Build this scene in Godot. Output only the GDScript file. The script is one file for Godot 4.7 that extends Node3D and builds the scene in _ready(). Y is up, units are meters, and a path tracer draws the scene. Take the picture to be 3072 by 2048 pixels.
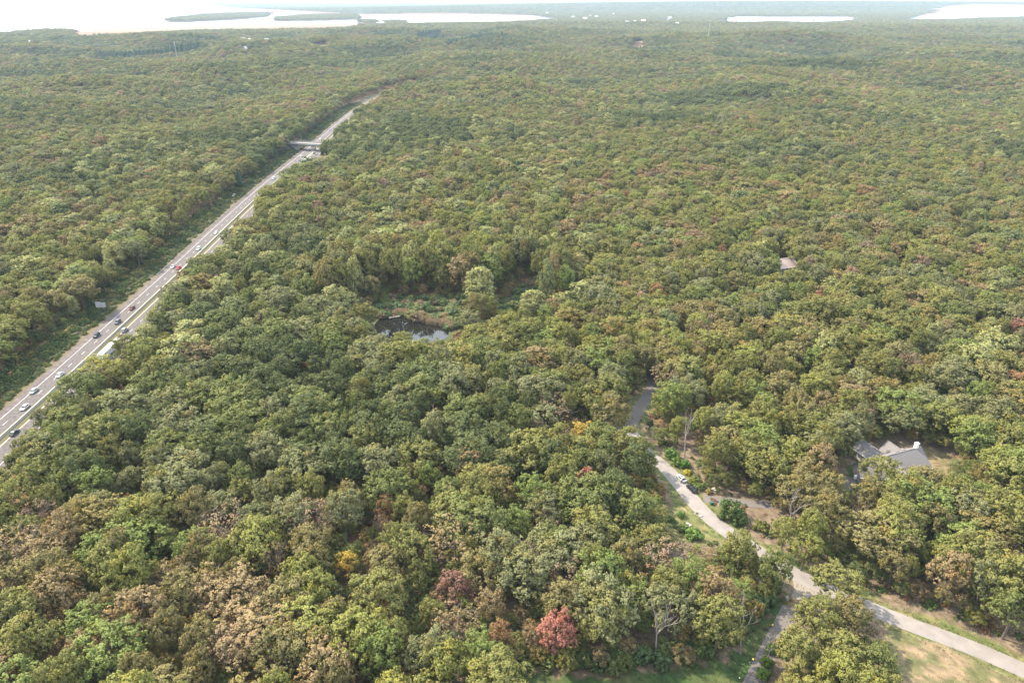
extends Node3D
# A wooded coast seen from a drone: highway, pond, side road and houses in an early autumn forest.

const EYE := Vector3(0, 150, 0)
var rng := RandomNumberGenerator.new()
var names := {}
var ico_v := PackedVector3Array()
var ico_i := PackedInt32Array()
var hill_noise := FastNoiseLite.new()
var patch_noise := FastNoiseLite.new()
var fine_noise := FastNoiseLite.new()
var M := {}

# ---------------------------------------------------------------- helpers

func lin(r: float, g: float, b: float) -> Color:
	return Color(r, g, b).linear_to_srgb()

func mat(c: Color, rough := 0.9, metal := 0.0) -> StandardMaterial3D:
	var m := StandardMaterial3D.new()
	m.albedo_color = Color(c.r, c.g, c.b).linear_to_srgb()
	m.roughness = rough
	m.metallic = metal
	m.metallic_specular = 0.4
	return m

func leaf_mat(c: Color) -> StandardMaterial3D:
	var m := mat(c, 0.75)
	m.vertex_color_use_as_albedo = true
	m.backlight_enabled = true
	m.backlight = Color(0.66, 0.66, 0.46)
	m.metallic_specular = 0.25
	return m

func speckle(m: StandardMaterial3D, freq: float, lo: Color, hi: Color, metres: float, oct := 4, seed_ := 3) -> StandardMaterial3D:
	var nt := NoiseTexture2D.new()
	var fn := FastNoiseLite.new()
	fn.seed = seed_
	fn.frequency = freq
	fn.fractal_octaves = oct
	nt.noise = fn
	nt.width = 512
	nt.height = 512
	nt.seamless = true
	var g := Gradient.new()
	g.set_color(0, lo)
	g.set_color(1, hi)
	nt.color_ramp = g
	m.albedo_texture = nt
	m.uv1_triplanar = true
	m.uv1_world_triplanar = true
	m.uv1_scale = Vector3.ONE / metres
	return m

func numbered(called: String) -> String:
	if not names.has(called):
		names[called] = 0
		return called
	names[called] += 1
	return "%s_%03d" % [called, names[called]]

func tag(o: Node, label: String, category: String, group := "", kind := "") -> void:
	if label: o.set_meta("label", label)
	if category: o.set_meta("category", category)
	if group: o.set_meta("group", group)
	if kind: o.set_meta("kind", kind)

func thing(called: String, label: String, category: String, at := Vector3.ZERO, turn := 0.0, group := "") -> Node3D:
	var o := Node3D.new()
	o.name = numbered(called)
	add_child(o)
	o.position = at
	o.rotation.y = turn
	tag(o, label, category, group)
	return o

func part(called: String, mesh: Mesh, m: Material, parent: Node, at := Vector3.ZERO, turn := Vector3.ZERO) -> MeshInstance3D:
	var o := MeshInstance3D.new()
	o.name = called
	o.mesh = mesh
	if m: o.material_override = m
	parent.add_child(o, true)
	o.position = at
	o.rotation = turn
	return o

func struct(called: String, mesh: Mesh, m: Material, label: String) -> MeshInstance3D:
	var o := MeshInstance3D.new()
	o.name = numbered(called)
	o.mesh = mesh
	o.material_override = m
	add_child(o)
	tag(o, label, "", "", "structure")
	return o

class Buf:
	var v := PackedVector3Array()
	var n := PackedVector3Array()
	var c := PackedColorArray()
	var i := PackedInt32Array()
	func tri(a: Vector3, b: Vector3, d: Vector3, col := Color.WHITE) -> void:
		var nn := (d - a).cross(b - a).normalized()
		var k := v.size()
		v.append(a); v.append(b); v.append(d)
		n.append(nn); n.append(nn); n.append(nn)
		c.append(col); c.append(col); c.append(col)
		i.append(k); i.append(k + 1); i.append(k + 2)
	func quad(a: Vector3, b: Vector3, d: Vector3, e: Vector3, col := Color.WHITE) -> void:
		tri(a, b, d, col)
		tri(a, d, e, col)
	func box(lo: Vector3, hi: Vector3, col := Color.WHITE) -> void:
		var p := []
		for k in 8:
			p.append(Vector3(hi.x if k & 1 else lo.x, hi.y if k & 2 else lo.y, hi.z if k & 4 else lo.z))
		quad(p[0], p[2], p[3], p[1], col)
		quad(p[5], p[7], p[6], p[4], col)
		quad(p[4], p[6], p[2], p[0], col)
		quad(p[1], p[3], p[7], p[5], col)
		quad(p[2], p[6], p[7], p[3], col)
		quad(p[4], p[0], p[1], p[5], col)
	func tube(a: Vector3, b: Vector3, ra: float, rb: float, sides := 5, col := Color.WHITE) -> void:
		var d := (b - a).normalized()
		var s := d.cross(Vector3.UP if absf(d.y) < 0.9 else Vector3.RIGHT).normalized()
		var t := d.cross(s)
		var k := v.size()
		for q in sides:
			var w := TAU * q / sides
			var o := s * cos(w) + t * sin(w)
			v.append(a + o * ra); v.append(b + o * rb)
			n.append(o); n.append(o)
			c.append(col); c.append(col)
		for q in sides:
			var q1 := (q + 1) % sides
			i.append_array(PackedInt32Array([k + q * 2, k + q * 2 + 1, k + q1 * 2 + 1, k + q * 2, k + q1 * 2 + 1, k + q1 * 2]))
	func mesh() -> ArrayMesh:
		var a := []
		a.resize(Mesh.ARRAY_MAX)
		a[Mesh.ARRAY_VERTEX] = v
		a[Mesh.ARRAY_NORMAL] = n
		a[Mesh.ARRAY_COLOR] = c
		a[Mesh.ARRAY_INDEX] = i
		var m := ArrayMesh.new()
		m.add_surface_from_arrays(Mesh.PRIMITIVE_TRIANGLES, a)
		return m

func box_mesh(size: Vector3) -> ArrayMesh:
	var b := Buf.new()
	b.box(-size / 2, size / 2)
	return b.mesh()

func tube_mesh(a: Vector3, bb: Vector3, ra: float, rb: float, sides := 8) -> ArrayMesh:
	var b := Buf.new()
	b.tube(a, bb, ra, rb, sides)
	return b.mesh()

func make_ico() -> void:
	var sm := SphereMesh.new()
	var t := (1.0 + sqrt(5.0)) / 2.0
	var v: Array[Vector3] = [Vector3(-1, t, 0), Vector3(1, t, 0), Vector3(-1, -t, 0), Vector3(1, -t, 0), Vector3(0, -1, t), Vector3(0, 1, t), Vector3(0, -1, -t), Vector3(0, 1, -t), Vector3(t, 0, -1), Vector3(t, 0, 1), Vector3(-t, 0, -1), Vector3(-t, 0, 1)]
	var f := [0, 11, 5, 0, 5, 1, 0, 1, 7, 0, 7, 10, 0, 10, 11, 1, 5, 9, 5, 11, 4, 11, 10, 2, 10, 7, 6, 7, 1, 8, 3, 9, 4, 3, 4, 2, 3, 2, 6, 3, 6, 8, 3, 8, 9, 4, 9, 5, 2, 4, 11, 6, 2, 10, 8, 6, 7, 9, 8, 1]
	for k in v.size():
		v[k] = v[k].normalized()
	var mid := {}
	var out := []
	for k in range(0, f.size(), 3):
		var m := []
		for e in 3:
			var a: int = f[k + e]
			var b: int = f[k + (e + 1) % 3]
			var key := mini(a, b) * 1000 + maxi(a, b)
			if not mid.has(key):
				mid[key] = v.size()
				v.append(((v[a] + v[b]) / 2).normalized())
			m.append(mid[key])
		out.append_array([f[k], m[0], m[2], f[k + 1], m[1], m[0], f[k + 2], m[2], m[1], m[0], m[1], m[2]])
	ico_v = PackedVector3Array(v)
	for k in range(0, out.size(), 3):  # clockwise from outside
		ico_i.append(out[k]); ico_i.append(out[k + 2]); ico_i.append(out[k + 1])

func rand_dir() -> Vector3:
	var z := rng.randf_range(-1, 1)
	var a := rng.randf() * TAU
	var r := sqrt(1 - z * z)
	return Vector3(r * cos(a), z, r * sin(a))

func blob(b: Buf, at: Vector3, r: Vector3, rough: float, col: Color) -> void:
	var k := b.v.size()
	for p in ico_v:
		var s := 1.0 + rng.randf_range(-rough, rough)
		b.v.append(at + p * r * s)
		b.n.append((p + rand_dir() * rough * 1.6).normalized())
		var j := rng.randf_range(0.8, 1.2)
		b.c.append(Color(col.r * j, col.g * j, col.b * j))
	for q in ico_i:
		b.i.append(k + q)

# a spray of leaves: a small folded face
func leaf(b: Buf, at: Vector3, face: Vector3, shade: Vector3, size: float, col: Color) -> void:
	var s := face.cross(rand_dir()).normalized()
	var t := face.cross(s)
	var k := b.v.size()
	var l := size * rng.randf_range(0.75, 1.25)
	var w := size * rng.randf_range(0.45, 0.8)
	b.v.append(at - s * l + face * size * 0.12)
	b.v.append(at + t * w - face * size * 0.18)
	b.v.append(at + s * l)
	b.v.append(at - t * w - face * size * 0.1)
	for q in 4:
		b.n.append(shade)
		b.c.append(col)
	b.i.append_array(PackedInt32Array([k, k + 1, k + 2, k, k + 2, k + 3]))

func vary(c: Color, amt: float) -> Color:
	var j := 1.0 + rng.randf_range(-amt, amt)
	return Color(c.r * j * (1 + rng.randf_range(-amt, amt) * 0.35), c.g * j, c.b * j * (1 + rng.randf_range(-amt, amt) * 0.4))

# A crown as lobes that carry sprays of leaves. Trees are drawn 16 m tall and scaled.
# shape: [radius, height above centre, depth below, centre height, lobes, lobe radius, sprays per lobe, spray radius, leaves per spray, leaf size, core]
func crown(shape: Array, turned: Color, turned_share: float) -> ArrayMesh:
	var b := Buf.new()
	crown_into(b, Vector3.ZERO, shape, Color.WHITE, turned, turned_share)
	return b.mesh()

func crown_into(b: Buf, at: Vector3, shape: Array, base: Color, turned: Color, turned_share: float) -> void:
	var lob := FastNoiseLite.new()
	lob.seed = rng.randi() % 10000
	lob.frequency = 0.9
	var n: int = shape[4]
	for k in n:
		var yy := 1.0 - 1.6 * (k + 0.5) / n
		var a := k * 2.39996 + rng.randf_range(-0.4, 0.4)
		var rr := sqrt(maxf(0.0, 1 - yy * yy))
		var d := Vector3(rr * cos(a), yy + rng.randf_range(-0.08, 0.08), rr * sin(a))
		var out := (0.88 + 0.3 * lob.get_noise_3dv(d * 1.3)) * rng.randf_range(0.82, 1.05)
		if k % 5 == 4: out *= 0.55
		var c := Vector3(d.x * shape[0], d.y * (shape[1] if d.y > 0 else shape[2]), d.z * shape[0]) * out + Vector3(0, shape[3], 0) + at
		var r: float = shape[5] * rng.randf_range(0.65, 1.35)
		var col := vary(base, 0.1)
		if rng.randf() < turned_share: col = vary(base * turned, 0.12)
		if shape[10] > 0.0: blob(b, c, Vector3(r, r * 0.75, r) * shape[10], 0.5 if shape[10] < 0.6 else 0.3, col)
		for q in int(shape[6]):
			var sd := (rand_dir() + d * 0.5 + Vector3(0, 0.35, 0)).normalized()
			var sc := c + sd * Vector3(r, r * 0.78, r) * rng.randf_range(0.55, 1.15)
			var scol := vary(col, 0.14)
			for l in int(shape[8]):
				var ld := (rand_dir() + sd * 0.7).normalized()
				var face := (ld * 0.6 + Vector3(0, 0.35, 0) + rand_dir() * 0.8).normalized()
				leaf(b, sc + ld * shape[7] * rng.randf_range(0.35, 1.15), face, (ld * 0.4 + sd * 0.45 + face * 0.45).normalized(), shape[9], vary(scol, 0.16))

func limb(b: Buf, at: Vector3, d: Vector3, len_: float, r: float, depth: int, spread: float) -> void:
	var p := at
	var steps := 2 if depth > 0 else 3
	for k in steps:
		var nd := (d + rand_dir() * 0.22 + Vector3(0, 0.06, 0)).normalized()
		var e := p + nd * len_ / steps
		b.tube(p, e, r * (1 - 0.3 * k / steps), r * (1 - 0.3 * (k + 1) / steps), 5 if depth > 1 else 4)
		p = e
		d = nd
	if depth <= 0: return
	for k in (3 if depth > 1 else rng.randi_range(2, 3)):
		var nd := (d + rand_dir() * spread).normalized()
		if nd.y < -0.1: nd.y *= -0.5
		limb(b, p - d * len_ * rng.randf_range(0, 0.3), nd, len_ * rng.randf_range(0.55, 0.8), r * 0.6, depth - 1, spread)

func trunk_mesh(depth := 2, h := 7.0, r := 0.28) -> ArrayMesh:
	var b := Buf.new()
	var lean := Vector3(rng.randf_range(-0.5, 0.5), h, rng.randf_range(-0.5, 0.5))
	b.tube(Vector3(0, -0.3, 0), lean * 0.5, r * 1.25, r, 7)
	b.tube(lean * 0.5, lean, r, r * 0.8, 6)
	for k in 4:
		var a := TAU * k / 4 + rng.randf()
		limb(b, lean * rng.randf_range(0.75, 1.0), Vector3(cos(a) * 0.8, 0.8, sin(a) * 0.8).normalized(), 3.0, r * 0.5, depth - 1, 0.7)
	return b.mesh()

func bare_limb(b: Buf, at: Vector3, d: Vector3, len_: float, r: float, depth: int) -> void:
	var p := at
	for k in 3:
		d = (d + rand_dir() * 0.2 + Vector3(0, 0.12, 0)).normalized()
		var e := p + d * len_ / 3
		b.tube(p, e, r * (1 - 0.14 * k), r * (1 - 0.14 * (k + 1)), 5 if depth > 1 else 3)
		if depth > 0 and k > 0:
			bare_limb(b, e, (d + rand_dir() * 0.75).normalized(), len_ * rng.randf_range(0.45, 0.7), r * 0.5, depth - 1)
		p = e
	if depth > 0: bare_limb(b, p, (d + rand_dir() * 0.4).normalized(), len_ * 0.6, r * 0.58, depth - 1)

func bare_tree_mesh(h: float, r: float, spread: float, forks: int) -> ArrayMesh:
	var b := Buf.new()
	var top := Vector3(rng.randf_range(-0.05, 0.05) * h, h * 0.5, rng.randf_range(-0.05, 0.05) * h)
	b.tube(Vector3(0, -0.3, 0), top * 0.5, r * 1.3, r, 7)
	b.tube(top * 0.5, top, r, r * 0.8, 7)
	for k in forks:
		var a := TAU * k / forks + rng.randf() * 1.2
		bare_limb(b, top * rng.randf_range(0.75, 1.0), Vector3(cos(a) * spread, 1.0, sin(a) * spread).normalized(), h * 0.3, r * 0.62, 2)
	return b.mesh()

func conifer(near: bool) -> ArrayMesh:
	var b := Buf.new()
	var tiers := 11 if near else 7
	for k in tiers:
		var f := float(k) / tiers
		var y := 3.0 + 13.0 * f
		var r := 3.2 * (1 - f) + 0.5
		var m := 9 if near else 5
		for q in m:
			var a := TAU * q / m + k * 0.7 + rng.randf() * 0.3
			var d := Vector3(cos(a), -0.15, sin(a))
			var col := vary(Color.WHITE, 0.2)
			blob(b, Vector3(0, y, 0) + d * r * 0.6, Vector3(r * 0.42 + 0.3, 0.6, r * 0.42 + 0.3), 0.3, col)
	return b.mesh()

# ---------------------------------------------------------------- the lie of the land

var highway := PackedVector2Array([Vector2(-198, 40), Vector2(-199, -60), Vector2(-200.5, -150), Vector2(-202.2, -239), Vector2(-204.8, -300), Vector2(-207.6, -360), Vector2(-210.6, -420), Vector2(-216.2, -510), Vector2(-220.8, -600), Vector2(-223.4, -700), Vector2(-225.0, -795), Vector2(-228.5, -885), Vector2(-232, -1000), Vector2(-232, -1120), Vector2(-221, -1260), Vector2(-196, -1410), Vector2(-155, -1600), Vector2(-80, -1860), Vector2(10, -2120)])
var side_road := PackedVector2Array([Vector2(74, -420), Vector2(72, -370), Vector2(69, -325), Vector2(65, -290), Vector2(59.5, -264), Vector2(52.5, -249), Vector2(46.8, -236), Vector2(46.0, -225), Vector2(49.0, -216.5), Vector2(54.0, -207.5), Vector2(57.6, -197), Vector2(60.4, -187.5), Vector2(64.4, -178), Vector2(69.8, -170.2), Vector2(80.8, -156.6), Vector2(91.8, -147.2), Vector2(105.2, -137.6), Vector2(116.5, -130.6), Vector2(127.5, -122.4), Vector2(145, -109), Vector2(175, -88)])
var hills := []
var sea: PackedVector2Array
var waters := []
var marshes := []
var islands := []
var windows := []
var window_box := []
var pond: PackedVector2Array
var no_trees := []

func smooth_path(p: PackedVector2Array, step: float) -> PackedVector2Array:
	var c := Curve2D.new()
	for k in p.size():
		var a := p[maxi(k - 1, 0)]
		var b := p[mini(k + 1, p.size() - 1)]
		c.add_point(p[k], (a - b) / 6.0, (b - a) / 6.0)
	var out := PackedVector2Array()
	var l := c.get_baked_length()
	var n := int(l / step)
	for k in n + 1:
		out.append(c.sample_baked(l * k / n))
	return out

func highway_x(z: float) -> float:
	for k in highway.size() - 1:
		if z <= highway[k].y and z >= highway[k + 1].y:
			return lerpf(highway[k].x, highway[k + 1].x, (highway[k].y - z) / (highway[k].y - highway[k + 1].y))
	return -198.0 if z > 0 else 99999.0

func height(x: float, z: float) -> float:
	var d := sqrt(x * x + z * z)
	if d < 550.0: return 0.0
	var h := 0.0
	if d < 3600.0:
		var f := smoothstep(550.0, 1300.0, d) * (1 - smoothstep(2700.0, 3600.0, d))
		if z > -2150.0:
			f *= smoothstep(40.0, 220.0, absf(x - highway_x(z) - 12.0))
		h += f * (hill_noise.get_noise_2d(x, z) * 30.0)
	for g in hills:
		var dx: float = (x - g[0]) / g[2]
		var dz: float = (z - g[1]) / g[3]
		var q := dx * dx + dz * dz
		if q < 9.0: h += g[4] * exp(-q)
	return h

func in_any(p: Vector2, polys: Array) -> bool:
	for q in polys:
		if Geometry2D.is_point_in_polygon(p, q): return true
	return false

func road_distance(p: Vector2, path: PackedVector2Array) -> float:
	var best := 1e9
	for k in path.size() - 1:
		best = minf(best, p.distance_squared_to(Geometry2D.get_closest_point_to_segment(p, path[k], path[k + 1])))
	return sqrt(best)

# whether a tree of that height and crown would stand in one of the open places one can see into
func hides_open_ground(x: float, z: float, h: float, r: float) -> bool:
	for f in [0.0, 0.55, 0.95]:
		var y: float = h * f
		var k := EYE.y / (EYE.y - y)
		var s := r * (0.0 if f == 0.0 else (0.95 if f < 0.9 else 0.55)) * k
		for o in [Vector2.ZERO, Vector2(-s, 0), Vector2(s, 0), Vector2(0, -s), Vector2(0, s)]:
			var q: Vector2 = Vector2(x, z) * k + o
			for w in windows.size():
				if window_box[w].has_point(q) and Geometry2D.is_point_in_polygon(q, windows[w]): return true
	return false

func ribbon(path: PackedVector2Array, o0: float, o1: float, y0: float, y1 := -99.0, from := 0.0, to := 1.0, wob := 0.0) -> ArrayMesh:
	if y1 < -90: y1 = y0
	var b := Buf.new()
	var n := path.size()
	var pa := Vector3.ZERO
	var pb := Vector3.ZERO
	for k in range(int(from * (n - 1)), int(to * (n - 1)) + 1):
		var d := (path[mini(k + 1, n - 1)] - path[maxi(k - 1, 0)]).normalized()
		var s := Vector2(-d.y, d.x)
		var j := wob * fine_noise.get_noise_1d(k * 9.0)
		var a := path[k] + s * (o0 + j)
		var c := path[k] + s * (o1 + j * 0.6)
		var va := Vector3(a.x, y0, a.y)
		var vb := Vector3(c.x, y1, c.y)
		if k > int(from * (n - 1)): b.quad(pa, va, vb, pb)
		pa = va
		pb = vb
	# both windings of a sheet are drawn; make it face up
	return b.mesh()

func flat(poly: PackedVector2Array, y: float) -> ArrayMesh:
	var b := Buf.new()
	var t := Geometry2D.triangulate_polygon(poly)
	if t.is_empty(): print("cannot fill ", poly)
	for k in range(0, t.size(), 3):
		var p := [poly[t[k]], poly[t[k + 1]], poly[t[k + 2]]]
		if (p[1] - p[0]).cross(p[2] - p[0]) < 0: p.reverse()
		b.tri(Vector3(p[0].x, y, p[0].y), Vector3(p[1].x, y, p[1].y), Vector3(p[2].x, y, p[2].y))
	return b.mesh()

func rounded(poly: PackedVector2Array, step := 2.0, wob := 0.0) -> PackedVector2Array:
	var c := Curve2D.new()
	var n := poly.size()
	for k in n + 1:
		var a := poly[(k - 1 + n) % n]
		var b := poly[(k + 1) % n]
		c.add_point(poly[k % n], (a - b) / 6.0, (b - a) / 6.0)
	var out := PackedVector2Array()
	var m := int(c.get_baked_length() / step)
	for k in m:
		var p := c.sample_baked(c.get_baked_length() * k / m)
		out.append(p + Vector2(fine_noise.get_noise_2dv(p * 6), fine_noise.get_noise_2dv(p * 6 + Vector2(400, 0))) * wob)
	return out

# ---------------------------------------------------------------- main

func _ready() -> void:
	rng.seed = 20251
	hill_noise.seed = 5
	hill_noise.frequency = 1.0 / 620.0
	hill_noise.fractal_octaves = 2
	patch_noise.seed = 11
	patch_noise.frequency = 1.0 / 70.0
	patch_noise.fractal_octaves = 3
	fine_noise.seed = 8
	fine_noise.frequency = 0.05
	make_ico()
	var cam := Camera3D.new()
	cam.name = "camera"
	cam.position = EYE
	cam.rotation.x = -atan(1032.0 / 2132.0)
	cam.fov = rad_to_deg(2.0 * atan(1024.0 / 2132.0))
	cam.near = 1.0
	cam.far = 60000.0
	add_child(cam)
	var env := Environment.new()
	var sky := Sky.new()
	var sm := ProceduralSkyMaterial.new()
	sm.sky_top_color = Color(0.79, 0.83, 0.87)
	sm.sky_horizon_color = Color(0.97, 0.98, 1.0)
	sm.sky_curve = 0.14
	sm.ground_bottom_color = Color(0.5, 0.5, 0.45)
	sm.ground_horizon_color = Color(0.97, 0.98, 1.0)
	sm.sun_angle_max = 2.0
	sm.energy_multiplier = 1.0
	sky.sky_material = sm
	env.background_mode = Environment.BG_SKY
	env.sky = sky
	env.background_energy_multiplier = 1.2
	env.tonemap_mode = Environment.TONE_MAPPER_LINEAR
	env.tonemap_exposure = 3.8
	env.fog_enabled = true
	env.fog_density = 0.00004
	env.fog_light_color = Color(0.78, 0.89, 1.0)
	env.sdfgi_enabled = true
	env.ssao_enabled = true
	env.ssil_enabled = true
	var we := WorldEnvironment.new()
	we.name = "environment"
	we.environment = env
	add_child(we)
	var sun := DirectionalLight3D.new()
	sun.name = "sun"
	sun.light_energy = 1.25
	sun.light_color = Color(1.0, 0.94, 0.84)
	sun.light_angular_distance = 1.5
	sun.shadow_enabled = true
	add_child(sun)
	sun.look_at_from_position(Vector3.ZERO, -Vector3(-0.80, 0.95, -0.42), Vector3.UP)
	materials()
	lay_out()
	land()
	build_highway()
	build_bridge()
	build_side_road()
	build_pond()
	build_houses()
	traffic()
	far_things()
	shrubs()
	forest()

func materials() -> void:
	M.floor = speckle(mat(Color(0.17, 0.115, 0.07), 1.0), 0.03, Color(0.55, 0.5, 0.42), Color(1.15, 1.1, 1.05), 9.0, 5)
	M.ground = speckle(mat(Color.WHITE, 1.0), 0.05, Color(0.62, 0.62, 0.6), Color(1.0, 1.0, 1.0), 5.0, 5, 7)
	M.ground.vertex_color_use_as_albedo = true
	M.asphalt = speckle(mat(Color(0.1, 0.09, 0.089), 0.95), 0.02, Color(0.7, 0.69, 0.7), Color(1, 1, 1), 17.0, 5, 4)
	M.shoulder = speckle(mat(Color(0.115, 0.098, 0.098), 0.95), 0.012, Color(0.66, 0.64, 0.66), Color(1, 1, 1), 26.0, 5, 9)
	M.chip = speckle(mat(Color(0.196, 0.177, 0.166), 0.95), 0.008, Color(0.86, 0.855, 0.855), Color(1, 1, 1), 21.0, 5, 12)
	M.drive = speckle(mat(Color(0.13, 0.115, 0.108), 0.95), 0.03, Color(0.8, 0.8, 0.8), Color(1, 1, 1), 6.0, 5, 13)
	M.apron = speckle(mat(Color(0.225, 0.2, 0.17), 0.95), 0.03, Color(0.78, 0.78, 0.76), Color(1, 1, 1), 5.0, 5, 14)
	M.line = speckle(mat(Color(0.5, 0.49, 0.475), 0.8), 0.06, Color(0.7, 0.7, 0.7), Color(1, 1, 1), 3.0, 4, 15)
	M.yellow_line = mat(Color(0.62, 0.5, 0.28), 0.8)
	M.concrete = speckle(mat(Color(0.33, 0.315, 0.29), 0.9), 0.03, Color(0.75, 0.75, 0.74), Color(1, 1, 1), 4.0, 5, 16)
	M.median = speckle(mat(Color(0.105, 0.095, 0.052), 1.0), 0.05, Color(0.6, 0.62, 0.5), Color(1.0, 1.0, 1.0), 4.0, 5, 17)
	M.verge = speckle(mat(Color(0.155, 0.118, 0.08), 1.0), 0.04, Color(0.5, 0.55, 0.4), Color(1, 1, 1), 5.0, 5, 18)
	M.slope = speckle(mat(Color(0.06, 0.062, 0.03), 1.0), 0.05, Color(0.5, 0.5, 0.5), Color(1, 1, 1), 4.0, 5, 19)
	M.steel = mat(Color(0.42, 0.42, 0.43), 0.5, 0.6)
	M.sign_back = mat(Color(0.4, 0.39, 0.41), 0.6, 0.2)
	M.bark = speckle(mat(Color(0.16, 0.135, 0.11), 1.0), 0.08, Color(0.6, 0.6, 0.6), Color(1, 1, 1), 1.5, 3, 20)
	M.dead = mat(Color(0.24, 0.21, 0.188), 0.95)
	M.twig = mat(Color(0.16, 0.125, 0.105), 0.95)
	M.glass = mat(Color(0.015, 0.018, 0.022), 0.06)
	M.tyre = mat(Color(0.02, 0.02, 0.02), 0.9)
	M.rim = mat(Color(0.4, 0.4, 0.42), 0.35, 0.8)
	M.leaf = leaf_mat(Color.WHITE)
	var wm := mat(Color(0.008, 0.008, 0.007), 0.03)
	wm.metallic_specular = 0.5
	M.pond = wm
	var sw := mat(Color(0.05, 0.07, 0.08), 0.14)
	M.sea = sw

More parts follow.
